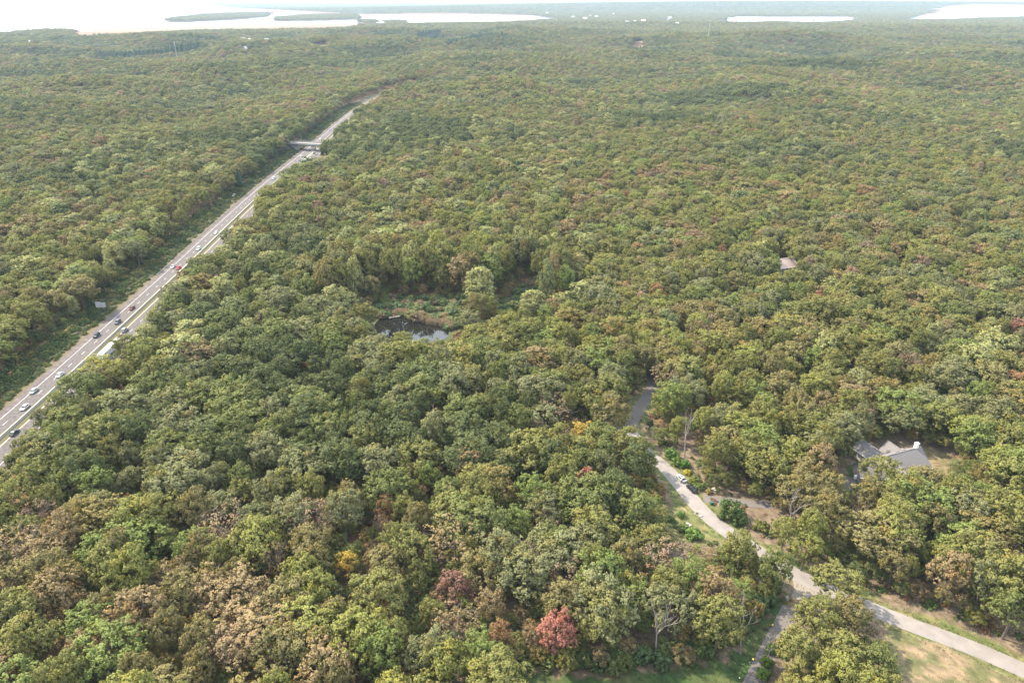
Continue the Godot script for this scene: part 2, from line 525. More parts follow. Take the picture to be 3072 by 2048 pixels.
func lay_out() -> void:
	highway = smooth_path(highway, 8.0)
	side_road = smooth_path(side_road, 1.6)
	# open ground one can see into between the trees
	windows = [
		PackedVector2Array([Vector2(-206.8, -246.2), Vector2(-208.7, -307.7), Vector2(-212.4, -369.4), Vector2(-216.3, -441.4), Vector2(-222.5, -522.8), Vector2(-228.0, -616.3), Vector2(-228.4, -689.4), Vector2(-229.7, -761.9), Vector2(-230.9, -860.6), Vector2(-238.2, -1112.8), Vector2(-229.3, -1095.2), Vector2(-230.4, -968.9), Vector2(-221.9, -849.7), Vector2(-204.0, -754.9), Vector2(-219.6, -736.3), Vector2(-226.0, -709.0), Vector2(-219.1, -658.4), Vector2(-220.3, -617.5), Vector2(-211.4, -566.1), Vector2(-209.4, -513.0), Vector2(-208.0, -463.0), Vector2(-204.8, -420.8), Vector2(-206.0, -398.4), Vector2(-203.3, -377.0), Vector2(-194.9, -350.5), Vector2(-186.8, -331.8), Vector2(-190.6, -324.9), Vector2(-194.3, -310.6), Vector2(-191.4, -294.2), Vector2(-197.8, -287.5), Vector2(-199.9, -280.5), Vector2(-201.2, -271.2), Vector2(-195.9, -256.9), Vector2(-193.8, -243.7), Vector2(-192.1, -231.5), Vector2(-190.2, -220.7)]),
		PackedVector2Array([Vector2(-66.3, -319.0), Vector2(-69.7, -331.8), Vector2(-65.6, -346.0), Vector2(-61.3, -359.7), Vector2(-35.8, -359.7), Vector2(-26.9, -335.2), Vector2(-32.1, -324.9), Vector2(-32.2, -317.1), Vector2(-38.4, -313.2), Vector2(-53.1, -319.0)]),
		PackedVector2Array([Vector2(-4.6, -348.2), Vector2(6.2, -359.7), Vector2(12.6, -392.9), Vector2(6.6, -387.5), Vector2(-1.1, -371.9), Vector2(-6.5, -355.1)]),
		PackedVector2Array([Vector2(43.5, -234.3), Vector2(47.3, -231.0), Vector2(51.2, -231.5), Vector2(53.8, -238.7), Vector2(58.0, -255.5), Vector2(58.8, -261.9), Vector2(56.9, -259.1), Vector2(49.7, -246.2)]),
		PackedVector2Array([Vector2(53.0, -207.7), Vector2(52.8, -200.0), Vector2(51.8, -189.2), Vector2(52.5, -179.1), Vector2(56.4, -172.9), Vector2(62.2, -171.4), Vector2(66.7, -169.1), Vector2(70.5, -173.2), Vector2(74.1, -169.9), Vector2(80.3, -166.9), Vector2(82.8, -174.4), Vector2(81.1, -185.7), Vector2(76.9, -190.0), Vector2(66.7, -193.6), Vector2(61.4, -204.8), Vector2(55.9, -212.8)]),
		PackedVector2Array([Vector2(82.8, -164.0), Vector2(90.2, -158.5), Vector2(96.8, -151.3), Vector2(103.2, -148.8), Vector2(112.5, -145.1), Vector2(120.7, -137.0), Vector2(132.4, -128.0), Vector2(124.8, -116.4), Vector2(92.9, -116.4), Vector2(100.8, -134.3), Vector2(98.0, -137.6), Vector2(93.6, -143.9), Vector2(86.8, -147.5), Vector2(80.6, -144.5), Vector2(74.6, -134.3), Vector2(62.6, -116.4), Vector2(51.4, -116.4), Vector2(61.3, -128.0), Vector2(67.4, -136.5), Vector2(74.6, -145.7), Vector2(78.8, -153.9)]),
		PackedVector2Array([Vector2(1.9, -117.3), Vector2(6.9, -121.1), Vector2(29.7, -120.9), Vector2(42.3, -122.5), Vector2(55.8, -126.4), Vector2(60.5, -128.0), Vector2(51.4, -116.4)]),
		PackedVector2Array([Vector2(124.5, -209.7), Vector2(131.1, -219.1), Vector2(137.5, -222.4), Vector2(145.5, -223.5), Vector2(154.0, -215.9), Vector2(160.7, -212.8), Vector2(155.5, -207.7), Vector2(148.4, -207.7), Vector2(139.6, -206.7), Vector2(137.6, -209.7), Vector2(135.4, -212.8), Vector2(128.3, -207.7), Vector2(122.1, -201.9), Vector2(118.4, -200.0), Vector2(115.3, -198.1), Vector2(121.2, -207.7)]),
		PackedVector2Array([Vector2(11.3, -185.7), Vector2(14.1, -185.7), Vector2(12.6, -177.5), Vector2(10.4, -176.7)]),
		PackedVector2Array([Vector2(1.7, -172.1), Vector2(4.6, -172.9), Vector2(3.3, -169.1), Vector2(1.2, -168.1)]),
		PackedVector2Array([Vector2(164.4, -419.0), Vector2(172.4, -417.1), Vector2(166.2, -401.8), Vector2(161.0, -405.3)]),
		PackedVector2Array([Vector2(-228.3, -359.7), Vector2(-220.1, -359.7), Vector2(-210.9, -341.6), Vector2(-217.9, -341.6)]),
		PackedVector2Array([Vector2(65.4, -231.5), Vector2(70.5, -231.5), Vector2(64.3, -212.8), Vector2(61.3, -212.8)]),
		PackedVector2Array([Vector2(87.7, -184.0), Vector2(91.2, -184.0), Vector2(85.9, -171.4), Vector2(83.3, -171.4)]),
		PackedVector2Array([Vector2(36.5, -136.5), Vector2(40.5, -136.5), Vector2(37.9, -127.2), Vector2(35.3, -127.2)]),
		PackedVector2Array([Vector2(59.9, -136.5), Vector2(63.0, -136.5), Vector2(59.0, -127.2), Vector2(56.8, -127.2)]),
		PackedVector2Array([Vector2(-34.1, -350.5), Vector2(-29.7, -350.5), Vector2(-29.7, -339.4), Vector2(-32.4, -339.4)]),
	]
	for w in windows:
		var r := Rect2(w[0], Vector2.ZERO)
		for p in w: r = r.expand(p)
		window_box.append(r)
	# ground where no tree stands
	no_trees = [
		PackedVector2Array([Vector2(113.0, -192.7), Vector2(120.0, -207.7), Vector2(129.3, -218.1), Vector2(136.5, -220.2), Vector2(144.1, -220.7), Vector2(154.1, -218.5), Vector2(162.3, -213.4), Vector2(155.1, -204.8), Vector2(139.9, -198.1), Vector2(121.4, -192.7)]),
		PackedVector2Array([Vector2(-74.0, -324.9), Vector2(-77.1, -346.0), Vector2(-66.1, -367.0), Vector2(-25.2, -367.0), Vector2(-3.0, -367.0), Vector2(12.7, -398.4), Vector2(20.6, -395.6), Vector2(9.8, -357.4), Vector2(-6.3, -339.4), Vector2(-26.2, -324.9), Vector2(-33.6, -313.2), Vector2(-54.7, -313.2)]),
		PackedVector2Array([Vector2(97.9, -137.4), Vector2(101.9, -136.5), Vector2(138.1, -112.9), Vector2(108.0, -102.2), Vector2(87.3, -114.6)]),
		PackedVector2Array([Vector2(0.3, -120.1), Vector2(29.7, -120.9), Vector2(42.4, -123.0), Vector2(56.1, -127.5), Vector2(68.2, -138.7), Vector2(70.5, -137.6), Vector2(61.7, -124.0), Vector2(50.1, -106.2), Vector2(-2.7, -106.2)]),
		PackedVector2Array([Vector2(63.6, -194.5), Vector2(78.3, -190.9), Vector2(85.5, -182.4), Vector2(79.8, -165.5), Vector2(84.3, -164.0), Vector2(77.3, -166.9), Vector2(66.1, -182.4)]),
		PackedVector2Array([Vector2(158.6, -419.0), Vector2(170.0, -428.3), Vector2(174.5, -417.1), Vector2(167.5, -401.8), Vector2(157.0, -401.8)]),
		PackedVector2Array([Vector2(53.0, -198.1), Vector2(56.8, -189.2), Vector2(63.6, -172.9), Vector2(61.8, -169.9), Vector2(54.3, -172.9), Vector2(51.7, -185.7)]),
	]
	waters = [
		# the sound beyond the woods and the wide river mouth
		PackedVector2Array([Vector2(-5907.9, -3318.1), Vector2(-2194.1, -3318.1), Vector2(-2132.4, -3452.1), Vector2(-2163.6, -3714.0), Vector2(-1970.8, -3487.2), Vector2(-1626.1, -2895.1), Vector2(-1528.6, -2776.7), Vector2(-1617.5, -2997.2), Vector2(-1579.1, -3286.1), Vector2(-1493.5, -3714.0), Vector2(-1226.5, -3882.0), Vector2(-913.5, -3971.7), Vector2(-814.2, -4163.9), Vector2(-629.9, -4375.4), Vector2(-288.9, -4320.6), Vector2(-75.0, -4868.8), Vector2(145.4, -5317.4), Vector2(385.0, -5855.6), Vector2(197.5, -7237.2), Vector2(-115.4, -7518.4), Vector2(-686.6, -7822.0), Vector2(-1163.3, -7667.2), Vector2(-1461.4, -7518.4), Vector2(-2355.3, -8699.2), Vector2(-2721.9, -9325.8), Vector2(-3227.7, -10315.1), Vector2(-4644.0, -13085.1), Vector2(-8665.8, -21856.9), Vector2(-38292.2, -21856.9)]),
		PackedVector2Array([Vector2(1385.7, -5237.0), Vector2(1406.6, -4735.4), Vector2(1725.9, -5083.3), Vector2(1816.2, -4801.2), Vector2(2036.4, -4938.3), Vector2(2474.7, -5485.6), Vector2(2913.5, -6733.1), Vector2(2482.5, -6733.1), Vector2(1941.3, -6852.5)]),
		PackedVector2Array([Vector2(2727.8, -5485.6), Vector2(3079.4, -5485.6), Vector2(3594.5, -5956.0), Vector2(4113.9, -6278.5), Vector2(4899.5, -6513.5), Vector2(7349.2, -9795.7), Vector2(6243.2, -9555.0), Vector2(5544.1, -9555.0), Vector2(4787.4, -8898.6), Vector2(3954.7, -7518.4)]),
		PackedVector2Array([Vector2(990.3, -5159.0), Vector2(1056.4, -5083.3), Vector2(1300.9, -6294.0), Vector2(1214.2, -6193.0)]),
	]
	islands = [PackedVector2Array([Vector2(-2357.4, -5269.5), Vector2(-2231.5, -5346.9), Vector2(-2093.5, -5862.7), Vector2(-2111.1, -6725.4), Vector2(-2486.1, -7983.1), Vector2(-2786.4, -7822.0), Vector2(-2836.1, -7104.3), Vector2(-2645.6, -6095.1)]), PackedVector2Array([Vector2(-1674.2, -5508.6), Vector2(-1400.7, -5593.1), Vector2(-1173.0, -5958.3), Vector2(-1465.3, -7375.2), Vector2(-1808.5, -7237.2), Vector2(-1915.1, -6398.4)]), PackedVector2Array([Vector2(-959.2, -4913.7), Vector2(-864.5, -4913.7), Vector2(-964.7, -5487.0), Vector2(-1070.3, -5487.0)]), PackedVector2Array([Vector2(-770.4, -4784.2), Vector2(-667.9, -4784.2), Vector2(-754.5, -5409.8), Vector2(-870.3, -5409.8)])]
	marshes = [
		PackedVector2Array([Vector2(-1516.5, -2754.2), Vector2(-1603.7, -2971.0), Vector2(-1535.6, -3193.9), Vector2(-1642.4, -3452.1), Vector2(-1477.7, -3674.2), Vector2(-1187.0, -3754.6), Vector2(-883.4, -3838.6), Vector2(-786.1, -4018.1), Vector2(-972.5, -4924.0), Vector2(-1324.9, -4861.5), Vector2(-1678.5, -4683.2), Vector2(-1886.2, -4413.0), Vector2(-2057.8, -4218.0), Vector2(-2214.8, -4171.8), Vector2(-2068.4, -3797.3)]),
		PackedVector2Array([Vector2(-801.0, -2566.2), Vector2(-706.6, -2566.2), Vector2(-657.2, -2401.7), Vector2(-735.3, -2401.7)]),
		PackedVector2Array([Vector2(-605.9, -2303.0), Vector2(-545.9, -2303.0), Vector2(-523.0, -2183.1), Vector2(-580.0, -2183.1)]),
	]
	far_cut = smooth_path(PackedVector2Array([Vector2(81.1, -1776.5), Vector2(187.3, -1909.8), Vector2(298.6, -2112.3), Vector2(369.0, -2330.6), Vector2(513.2, -2796.5), Vector2(651.6, -3185.3)]), 40.0)
	hills = []
	for g in [[Vector2(-149.3, -4039.2), 900.0, 320.0, 9.0], [Vector2(5981.8, -10315.1), 4000.0, 1500.0, 75.0], [Vector2(1596.3, -10315.1), 3500.0, 1500.0, 60.0], [Vector2(-2121.8, -3451.8), 420.0, 200.0, 9.0], [Vector2(860.3, -2594.5), 1000.0, 190.0, 24.0], [Vector2(-969.9, -2145.0), 700.0, 130.0, 14.0], [Vector2(-670.8, -2425.7), 600.0, 130.0, 16.0], [Vector2(-48.8, -3136.6), 1100.0, 210.0, 24.0], [Vector2(1873.3, -3582.3), 900.0, 210.0, 22.0], [Vector2(167.4, -1780.6), 600.0, 90.0, 14.0], [Vector2(796.8, -1621.5), 700.0, 90.0, 16.0], [Vector2(-240.7, -1921.0), 500.0, 90.0, 12.0], [Vector2(-1556.9, -2687.8), 500.0, 130.0, 12.0], [Vector2(921.0, -4171.8), 1500.0, 260.0, 18.0], [Vector2(-893.8, -8898.6), 1800.0, 900.0, 20.0]]:
		hills.append([g[0].x, g[0].y, g[1], g[2], g[3]])

func land() -> void:
	var b := Buf.new()
	var radii := [0.0]
	var r := 60.0
	while r < 45000.0:
		radii.append(r)
		r *= 1.075
	var cols := 144
	for ri in radii.size():
		for k in cols:
			var a := TAU * k / cols
			var x: float = radii[ri] * sin(a)
			var z: float = -radii[ri] * cos(a)
			b.v.append(Vector3(x, height(x, z) - 0.12, z))
			b.n.append(Vector3.UP)
			b.c.append(Color.WHITE)
	for ri in radii.size() - 1:
		for k in cols:
			var k1 := (k + 1) % cols
			var p := ri * cols
			b.i.append_array(PackedInt32Array([p + k, p + cols + k, p + cols + k1, p + k, p + cols + k1, p + k1]))
	struct("ground", b.mesh(), M.floor, "brown leaf strewn ground under the forest")
	for k in waters.size():
		struct("water", flat(waters[k], 1.2), M.sea, ["pale sunlit sound and river mouth beyond the woods", "white glinting lake behind the far wooded hills", "white glinting lake arm below the hazy hills", "small white pond in the far woods"][k])
	for k in islands.size():
		struct("island", flat(islands[k], 2.0), M.floor, ["long wooded spit of land across the river mouth", "wooded spit reaching in from the far shore", "small tree covered islet off the marsh", "second small tree covered islet off the marsh"][k])
	var mm := speckle(mat(Color(0.165, 0.128, 0.098), 1.0), 0.02, Color(0.7, 0.7, 0.6), Color(1, 1, 1), 90.0)
	for k in marshes.size():
		struct("marsh" if k == 0 else "field", flat(marshes[k], 2.4), mm, ["tan salt marsh flats beside the river mouth", "pale field among the far woods", "tan mown field among the far woods"][k])

func build_highway() -> void:
	var hw := highway
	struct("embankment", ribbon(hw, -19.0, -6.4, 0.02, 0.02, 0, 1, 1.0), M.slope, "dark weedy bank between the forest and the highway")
	struct("verge", ribbon(hw, -6.6, -3.1, 0.06, 0.05, 0, 1, 0.7), M.verge, "brown dry grass verge beside the highway shoulder")
	struct("highway_road", ribbon(hw, 0, 8.6, 0.12), M.asphalt, "pinkish grey highway carriageway on the open side")
	struct("highway_shoulder", ribbon(hw, -3.2, 0.0, 0.11), M.shoulder, "dark patched asphalt shoulder of the highway")
	struct("median_grass", ribbon(hw, 8.6, 11.0, 0.09, 0.09), M.median, "yellowish grass strip in the highway median")
	struct("highway_road", ribbon(hw, 11.0, 21.0, 0.12), M.asphalt, "pinkish grey highway carriageway beside the near woods")
	struct("verge", ribbon(hw, 21.0, 27.0, 0.06, 0.04, 0, 1, 0.7), M.verge, "brown grass verge under the near trees")
	struct("road_marking", ribbon(hw, -0.12, 0.12, 0.128), M.line, "white outer edge line of the open carriageway")
	struct("road_marking", ribbon(hw, 7.2, 7.42, 0.128), M.yellow_line, "pale yellow inner edge line beside the barrier")
	struct("road_marking", ribbon(hw, 11.6, 11.8, 0.128), M.yellow_line, "pale yellow inner edge line beside the median grass")
	struct("road_marking", ribbon(hw, 18.8, 19.02, 0.128), M.line, "white outer edge line under the near trees")
	var fine := smooth_path(hw, 3.05)
	for lane in [[3.66, "white dashed lane line of the open carriageway"], [15.2, "white dashed lane line beside the near woods"]]:
		var dash := Node3D.new()
		dash.name = numbered("lane_line")
		add_child(dash)
		tag(dash, lane[1], "", "", "structure")
		var count := 0
		for k in range(30, fine.size() - 2, 4):
			if fine[k].y < -1250 or fine[k].y > -170: continue
			var d := (fine[k + 1] - fine[k]).normalized()
			var s := Vector2(-d.y, d.x)
			var b := Buf.new()
			var p: Vector2 = fine[k] + s * (lane[0] - 0.11)
			var q: Vector2 = p + d * 3.2
			b.quad(Vector3(p.x, 0.13, p.y), Vector3(q.x, 0.13, q.y), Vector3(q.x + s.x * 0.22, 0.13, q.y + s.y * 0.22), Vector3(p.x + s.x * 0.22, 0.13, p.y + s.y * 0.22))
			part("dash", b.mesh(), M.line, dash)
			count += 1
	# concrete median barrier
	var bar := thing("median_barrier", "long grey concrete barrier along the highway median", "barrier")
	var bb := Buf.new()
	for k in range(1, hw.size() - 1):
		if hw[k].y < -1000: break
		var prof := [Vector2(8.1, 0.1), Vector2(8.28, 0.4), Vector2(8.36, 0.95), Vector2(8.62, 0.95), Vector2(8.7, 0.4), Vector2(8.88, 0.1)]
		for q in prof.size() - 1:
			var c4 := []
			for e in [[k, q], [k + 1, q], [k + 1, q + 1], [k, q + 1]]:
				var kk: int = e[0]
				var d := (hw[kk + 1 if kk + 1 < hw.size() else kk] - hw[kk - 1]).normalized()
				var s := Vector2(-d.y, d.x)
				var o: Vector2 = prof[e[1]]
				c4.append(Vector3(hw[kk].x + s.x * o.x, o.y, hw[kk].y + s.y * o.x))
			bb.quad(c4[0], c4[1], c4[2], c4[3])
	part("wall", bb.mesh(), M.concrete, bar)
	# guard rail on the outer shoulder further off
	var rail := thing("guard_rail", "thin steel guard rail along the far stretch of shoulder", "guard rail")
	var rb := Buf.new()
	for k in range(1, hw.size() - 1):
		if hw[k].y > -395 or hw[k].y < -1000: continue
		var a := Vector3(hw[k].x - 3.4, 0.72, hw[k].y)
		var e := Vector3(hw[k + 1].x - 3.4, 0.72, hw[k + 1].y)
		rb.box(Vector3(-0.001, -0.001, -0.001) + a, a + Vector3(0.001, 0.001, 0.001))
		rb.quad(a + Vector3(0, -0.16, 0), e + Vector3(0, -0.16, 0), e + Vector3(0, 0.16, 0), a + Vector3(0, 0.16, 0))
		rb.quad(a + Vector3(0.05, 0.16, 0), e + Vector3(0.05, 0.16, 0), e + Vector3(0.05, -0.16, 0), a + Vector3(0.05, -0.16, 0))
		rb.quad(a + Vector3(0, 0.16, 0), e + Vector3(0, 0.16, 0), e + Vector3(0.05, 0.16, 0), a + Vector3(0.05, 0.16, 0))
		if k % 1 == 0: part("post", box_mesh(Vector3(0.12, 0.8, 0.12)), M.steel, rail, a + Vector3(-0.09, -0.3, 0))
	part("beam", rb.mesh(), M.steel, rail)
	# big road sign seen from behind
	var sp := Vector2(-218.1, -347.3)
	var sg := thing("road_sign", "large grey back of a road sign on two posts by highway", "road sign", Vector3(sp.x, 0, sp.y), 0.12)
	part("panel", box_mesh(Vector3(2.9, 3.1, 0.06)), M.sign_back, sg, Vector3(-1.15, 3.6, 0))
	part("panel", box_mesh(Vector3(2.1, 2.6, 0.06)), M.sign_back, sg, Vector3(1.36, 3.35, 0.004))
	for x in [-1.3, 1.2]:
		part("post", box_mesh(Vector3(0.16, 5.0, 0.16)), M.steel, sg, Vector3(x, 2.35, 0.12))
	for y in [2.6, 3.6, 4.5]:
		part("brace", box_mesh(Vector3(4.6, 0.09, 0.06)), M.steel, sg, Vector3(-0.1, y, 0.062))

func build_bridge() -> void:
	var br := thing("overpass_bridge", "pale concrete overpass carrying a lane across the highway", "bridge", Vector3(-219.0, 0, -789.0), -0.27)
	part("deck", box_mesh(Vector3(64, 0.9, 11.0)), M.concrete, br, Vector3(0, 6.6, 0))
	part("road_surface", box_mesh(Vector3(64, 0.06, 8.6)), M.chip, br, Vector3(0, 7.09, 0))
	for z in [-5.2, 5.2]:
		part("parapet", box_mesh(Vector3(64, 1.0, 0.35)), M.concrete, br, Vector3(0, 7.56, z))
	for z in [-4.2, -1.4, 1.4, 4.2]:
		part("girder", box_mesh(Vector3(60, 1.0, 0.5)), M.shoulder, br, Vector3(0, 5.64, z))
	for z in [-3.8, 0.0, 3.8]:
		part("pier_column", tube_mesh(Vector3(0, -0.2, 0), Vector3(0, 4.5, 0), 0.5, 0.5, 10), M.concrete, br, Vector3(3.2, 0, z))
	part("pier_cap", box_mesh(Vector3(1.2, 0.7, 10.0)), M.concrete, br, Vector3(3.2, 4.78, 0))
	for s in [-1, 1]:
		var b := Buf.new()
		b.quad(Vector3(s * 14.5, 0, 5.4), Vector3(s * 22.5, 5.9, 5.4), Vector3(s * 22.5, 5.9, -5.4), Vector3(s * 14.5, 0, -5.4))
		b.quad(Vector3(s * 22.5, 5.9, 5.4), Vector3(s * 32, 6.1, 5.4), Vector3(s * 32, 6.1, -5.4), Vector3(s * 22.5, 5.9, -5.4))
		b.tri(Vector3(s * 14.5, 0, 5.4), Vector3(s * 32, 6.1, 5.4), Vector3(s * 32, 0, 5.4))
		b.tri(Vector3(s * 14.5, 0, -5.4), Vector3(s * 32, 0, -5.4), Vector3(s * 32, 6.1, -5.4))
		part("abutment", b.mesh(), M.concrete, br)
	var fb := Buf.new()
	for k in 15:
		fb.box(Vector3(-21 + k * 3, 8.06, -5.26), Vector3(-20.92 + k * 3, 9.6, -5.18))
	fb.box(Vector3(-21, 9.5, -5.26), Vector3(21, 9.6, -5.18))
	fb.box(Vector3(-21, 8.8, -5.26), Vector3(21, 8.86, -5.18))
	part("railing", fb.mesh(), M.steel, br)
	var pole := thing("utility_pole", "slim pale pole standing on the overpass edge", "pole", Vector3(-231.0, 7.0, -797.5))
	part("pole_shaft", tube_mesh(Vector3(0, 0, 0), Vector3(0, 8.0, 0), 0.18, 0.12), M.dead, pole)
	part("cross_arm", box_mesh(Vector3(1.6, 0.12, 0.12)), M.dead, pole, Vector3(0, 7.5, 0))
	for k in 2:
		var wb := Buf.new()
		for q in 16:
			var f0 := q / 16.0
			var f1 := (q + 1) / 16.0
			wb.tube(Vector3(-40 + 80 * f0, 13.6 - k * 1.2 - 4 * f0 * (1 - f0), -797.5), Vector3(-40 + 80 * f1, 13.6 - k * 1.2 - 4 * f1 * (1 - f1), -797.5), 0.05, 0.05, 3)
		var wire := thing("power_line", ["upper thin dark wire strung along the overpass", "lower thin dark wire strung along the overpass"][k], "wire", Vector3(-222, 0, 0))
		part("wire", wb.mesh(), M.tyre, wire)
	struct("median_pavement", flat(PackedVector2Array([Vector2(-217.2, -800), Vector2(-214.6, -800), Vector2(-212.6, -700), Vector2(-215.0, -700)]), 0.135), M.concrete, "pale concrete median strip below the overpass")

func build_side_road() -> void:
	var sr := side_road
	# the ground beside the road, grass next to the asphalt, straw and fallen leaves further off
	var b := Buf.new()
	var x0 := -22.0
	var z0 := -300.0
	var nx := 246
	var nz := 240
	var st := 0.9
	var dry := PackedVector2Array([Vector2(99.2, -136.5), Vector2(104.2, -135.9), Vector2(138.1, -112.9), Vector2(108.0, -102.2), Vector2(86.5, -112.9)])
	var lawn := PackedVector2Array([Vector2(-3.0, -122.0), Vector2(29.9, -122.0), Vector2(42.7, -124.0), Vector2(56.2, -128.0), Vector2(68.9, -141.0), Vector2(75.9, -148.2), Vector2(79.2, -146.9), Vector2(63.4, -124.0), Vector2(56.2, -106.2), Vector2(-10.3, -106.2)])
	var yard := PackedVector2Array([Vector2(112.4, -192.7), Vector2(119.4, -207.7), Vector2(129.6, -215.9), Vector2(139.8, -211.8), Vector2(125.3, -196.3)])
	var hay := PackedVector2Array([Vector2(150.2, -218.1), Vector2(165.0, -213.8), Vector2(155.8, -200.0), Vector2(145.3, -201.9)])
	var near_path := PackedVector2Array()
	for k in range(0, sr.size(), 3): near_path.append(sr[k])
	for j in nz + 1:
		for i in nx + 1:
			var p := Vector2(x0 + i * st, z0 + j * st)
			var d := road_distance(p, near_path)
			var nz1 := patch_noise.get_noise_2dv(p * 9.0)
			var nz2 := patch_noise.get_noise_2dv(p * 3.0 + Vector2(900, 0))
			var grass := Color(0.105, 0.125, 0.04).lerp(Color(0.2, 0.17, 0.075), clampf(0.3 + nz1 * 1.3, 0, 1))
			var litter := Color(0.15, 0.108, 0.074).lerp(Color(0.2, 0.152, 0.108), clampf(0.5 + nz1 * 1.6, 0, 1))
			var c := litter
			c = c.lerp(grass, 1 - smoothstep(4.2, 5.8, d + nz2 * 3.5 + nz1 * 1.5))
			if Geometry2D.is_point_in_polygon(p + Vector2(nz2, nz1) * 3, dry): c = Color(0.24, 0.178, 0.115).lerp(Color(0.115, 0.118, 0.05), clampf(0.42 + nz1 * 2.0 + nz2, 0, 1)) if d > 3.6 + nz2 * 2 else grass
			elif Geometry2D.is_point_in_polygon(p + Vector2(nz2, nz1) * 4, lawn): c = Color(0.042, 0.075, 0.02).lerp(Color(0.085, 0.095, 0.035), clampf(0.3 + nz2 * 1.8, 0, 1))
			elif Geometry2D.is_point_in_polygon(p, yard): c = Color(0.06, 0.1, 0.03)
			elif Geometry2D.is_point_in_polygon(p + Vector2(nz2, nz1) * 4, hay): c = Color(0.215, 0.165, 0.095).lerp(Color(0.14, 0.125, 0.055), clampf(0.3 + nz1 * 1.4, 0, 1))
			elif p.distance_to(Vector2(57, -178)) < 13 + nz2 * 8: c = c.lerp(grass, 0.85)
			var grain := 1.0 + 0.55 * patch_noise.get_noise_2dv(p * 31.0) + 0.25 * rng.randf_range(-1, 1)
			c = Color(c.r * grain, c.g * grain, c.b * grain)
			b.v.append(Vector3(p.x, 0.02 + 0.05 * nz1, p.y))
			b.n.append(Vector3.UP)
			b.c.append(c)
	for j in nz:
		for i in nx:
			var k := j * (nx + 1) + i
			b.i.append_array(PackedInt32Array([k, k + 1, k + nx + 2, k, k + nx + 2, k + nx + 1]))
	struct("grassland", b.mesh(), M.ground, "mown grass, straw and fallen leaves beside the side road")
	var half := sr.size()
	var cut := 0.0
	for k in sr.size():
		if sr[k].y < -229.0: cut = float(k) / (sr.size() - 1)
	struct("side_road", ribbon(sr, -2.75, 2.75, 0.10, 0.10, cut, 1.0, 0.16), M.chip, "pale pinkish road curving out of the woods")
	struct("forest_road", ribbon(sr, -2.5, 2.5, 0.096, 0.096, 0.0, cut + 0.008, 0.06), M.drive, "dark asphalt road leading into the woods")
	# driveways
	var dr := smooth_path(PackedVector2Array([Vector2(81.8, -148.7), Vector2(78.0, -145.1), Vector2(72.3, -137.4), Vector2(65.9, -129.0), Vector2(58.8, -119.2), Vector2(50.1, -106.2)]), 2.0)
	struct("driveway", ribbon(dr, -2.3, 2.3, 0.085, 0.085, 0.16, 1, 0.05), M.drive, "grey asphalt driveway between lawn and hedge")
	struct("driveway_apron", flat(PackedVector2Array([Vector2(80.5, -153.9), Vector2(81.9, -152.4), Vector2(86.2, -147.9), Vector2(83.9, -147.2), Vector2(81.6, -146.1), Vector2(80.3, -145.0), Vector2(77.7, -146.9), Vector2(79.6, -149.7)]), 0.092), M.apron, "pale flared concrete apron where the driveway meets the road")
	var d2 := smooth_path(PackedVector2Array([Vector2(63.6, -189.8), Vector2(67.9, -189.2), Vector2(73.2, -188.5), Vector2(79.4, -187.1), Vector2(86.9, -186.6), Vector2(98.8, -189.2), Vector2(113.6, -195.4), Vector2(117.7, -201.9)]), 2.0)
	struct("driveway", ribbon(d2, -1.8, 1.8, 0.08, 0.08, 0, 1, 0.05), M.drive, "dark asphalt driveway leading off into the trees")
	var d3 := smooth_path(PackedVector2Array([Vector2(-8.8, -144.5), Vector2(-3.4, -152.6), Vector2(-1.1, -157.2), Vector2(1.2, -162.6), Vector2(6.6, -172.9)]), 2.0)
	struct("woodland_drive", ribbon(d3, -1.8, 1.8, 0.08), M.drive, "shaded lane glimpsed between the near trees")
	# small things by the road
	var p := Vector2(65.5, -186.7)
	var bin := thing("wheeled_bin", "dark green wheeled bin at the driveway mouth", "bin", Vector3(p.x, 0.04, p.y), 0.4)
	var gm := mat(Color(0.01, 0.075, 0.06), 0.5)
	var bb := Buf.new()
	var lo := [Vector3(-0.26, 0.06, -0.3), Vector3(0.26, 0.06, -0.3), Vector3(0.26, 0.06, 0.3), Vector3(-0.26, 0.06, 0.3)]
	var hi := [Vector3(-0.34, 1.0, -0.4), Vector3(0.34, 1.0, -0.4), Vector3(0.34, 1.0, 0.4), Vector3(-0.34, 1.0, 0.4)]
	for k in 4: bb.quad(lo[k], lo[(k + 1) % 4], hi[(k + 1) % 4], hi[k])
	bb.quad(lo[0], lo[3], lo[2], lo[1])
	part("bin_body", bb.mesh(), gm, bin)
	part("lid", box_mesh(Vector3(0.74, 0.08, 0.86)), gm, bin, Vector3(0, 1.05, 0.02))
	part("handle", box_mesh(Vector3(0.6, 0.05, 0.06)), gm, bin, Vector3(0, 1.0, 0.48))
	for x in [-0.28, 0.28]:
		part("wheel", tube_mesh(Vector3(-0.03, 0, 0), Vector3(0.03, 0, 0), 0.12, 0.12), M.tyre, bin, Vector3(x, 0.12, 0.33))
	p = Vector2(59.8, -182.2)
	var basin := thing("storm_drain", "square pale concrete storm drain with dark grate at road edge", "drain", Vector3(p.x, 0.1, p.y), 0.95)
	for q in [[Vector3(0, 0, -0.62), Vector3(1.7, 0.06, 0.34)], [Vector3(0, 0, 0.62), Vector3(1.7, 0.06, 0.34)], [Vector3(-0.68, 0, 0), Vector3(0.34, 0.06, 0.9)], [Vector3(0.68, 0, 0), Vector3(0.34, 0.06, 0.9)]]:
		part("frame", box_mesh(q[1]), M.apron, basin, q[0] + Vector3(0, 0.03, 0))
	part("pit", box_mesh(Vector3(1.02, 0.02, 0.9)), M.tyre, basin, Vector3(0, 0.01, 0))
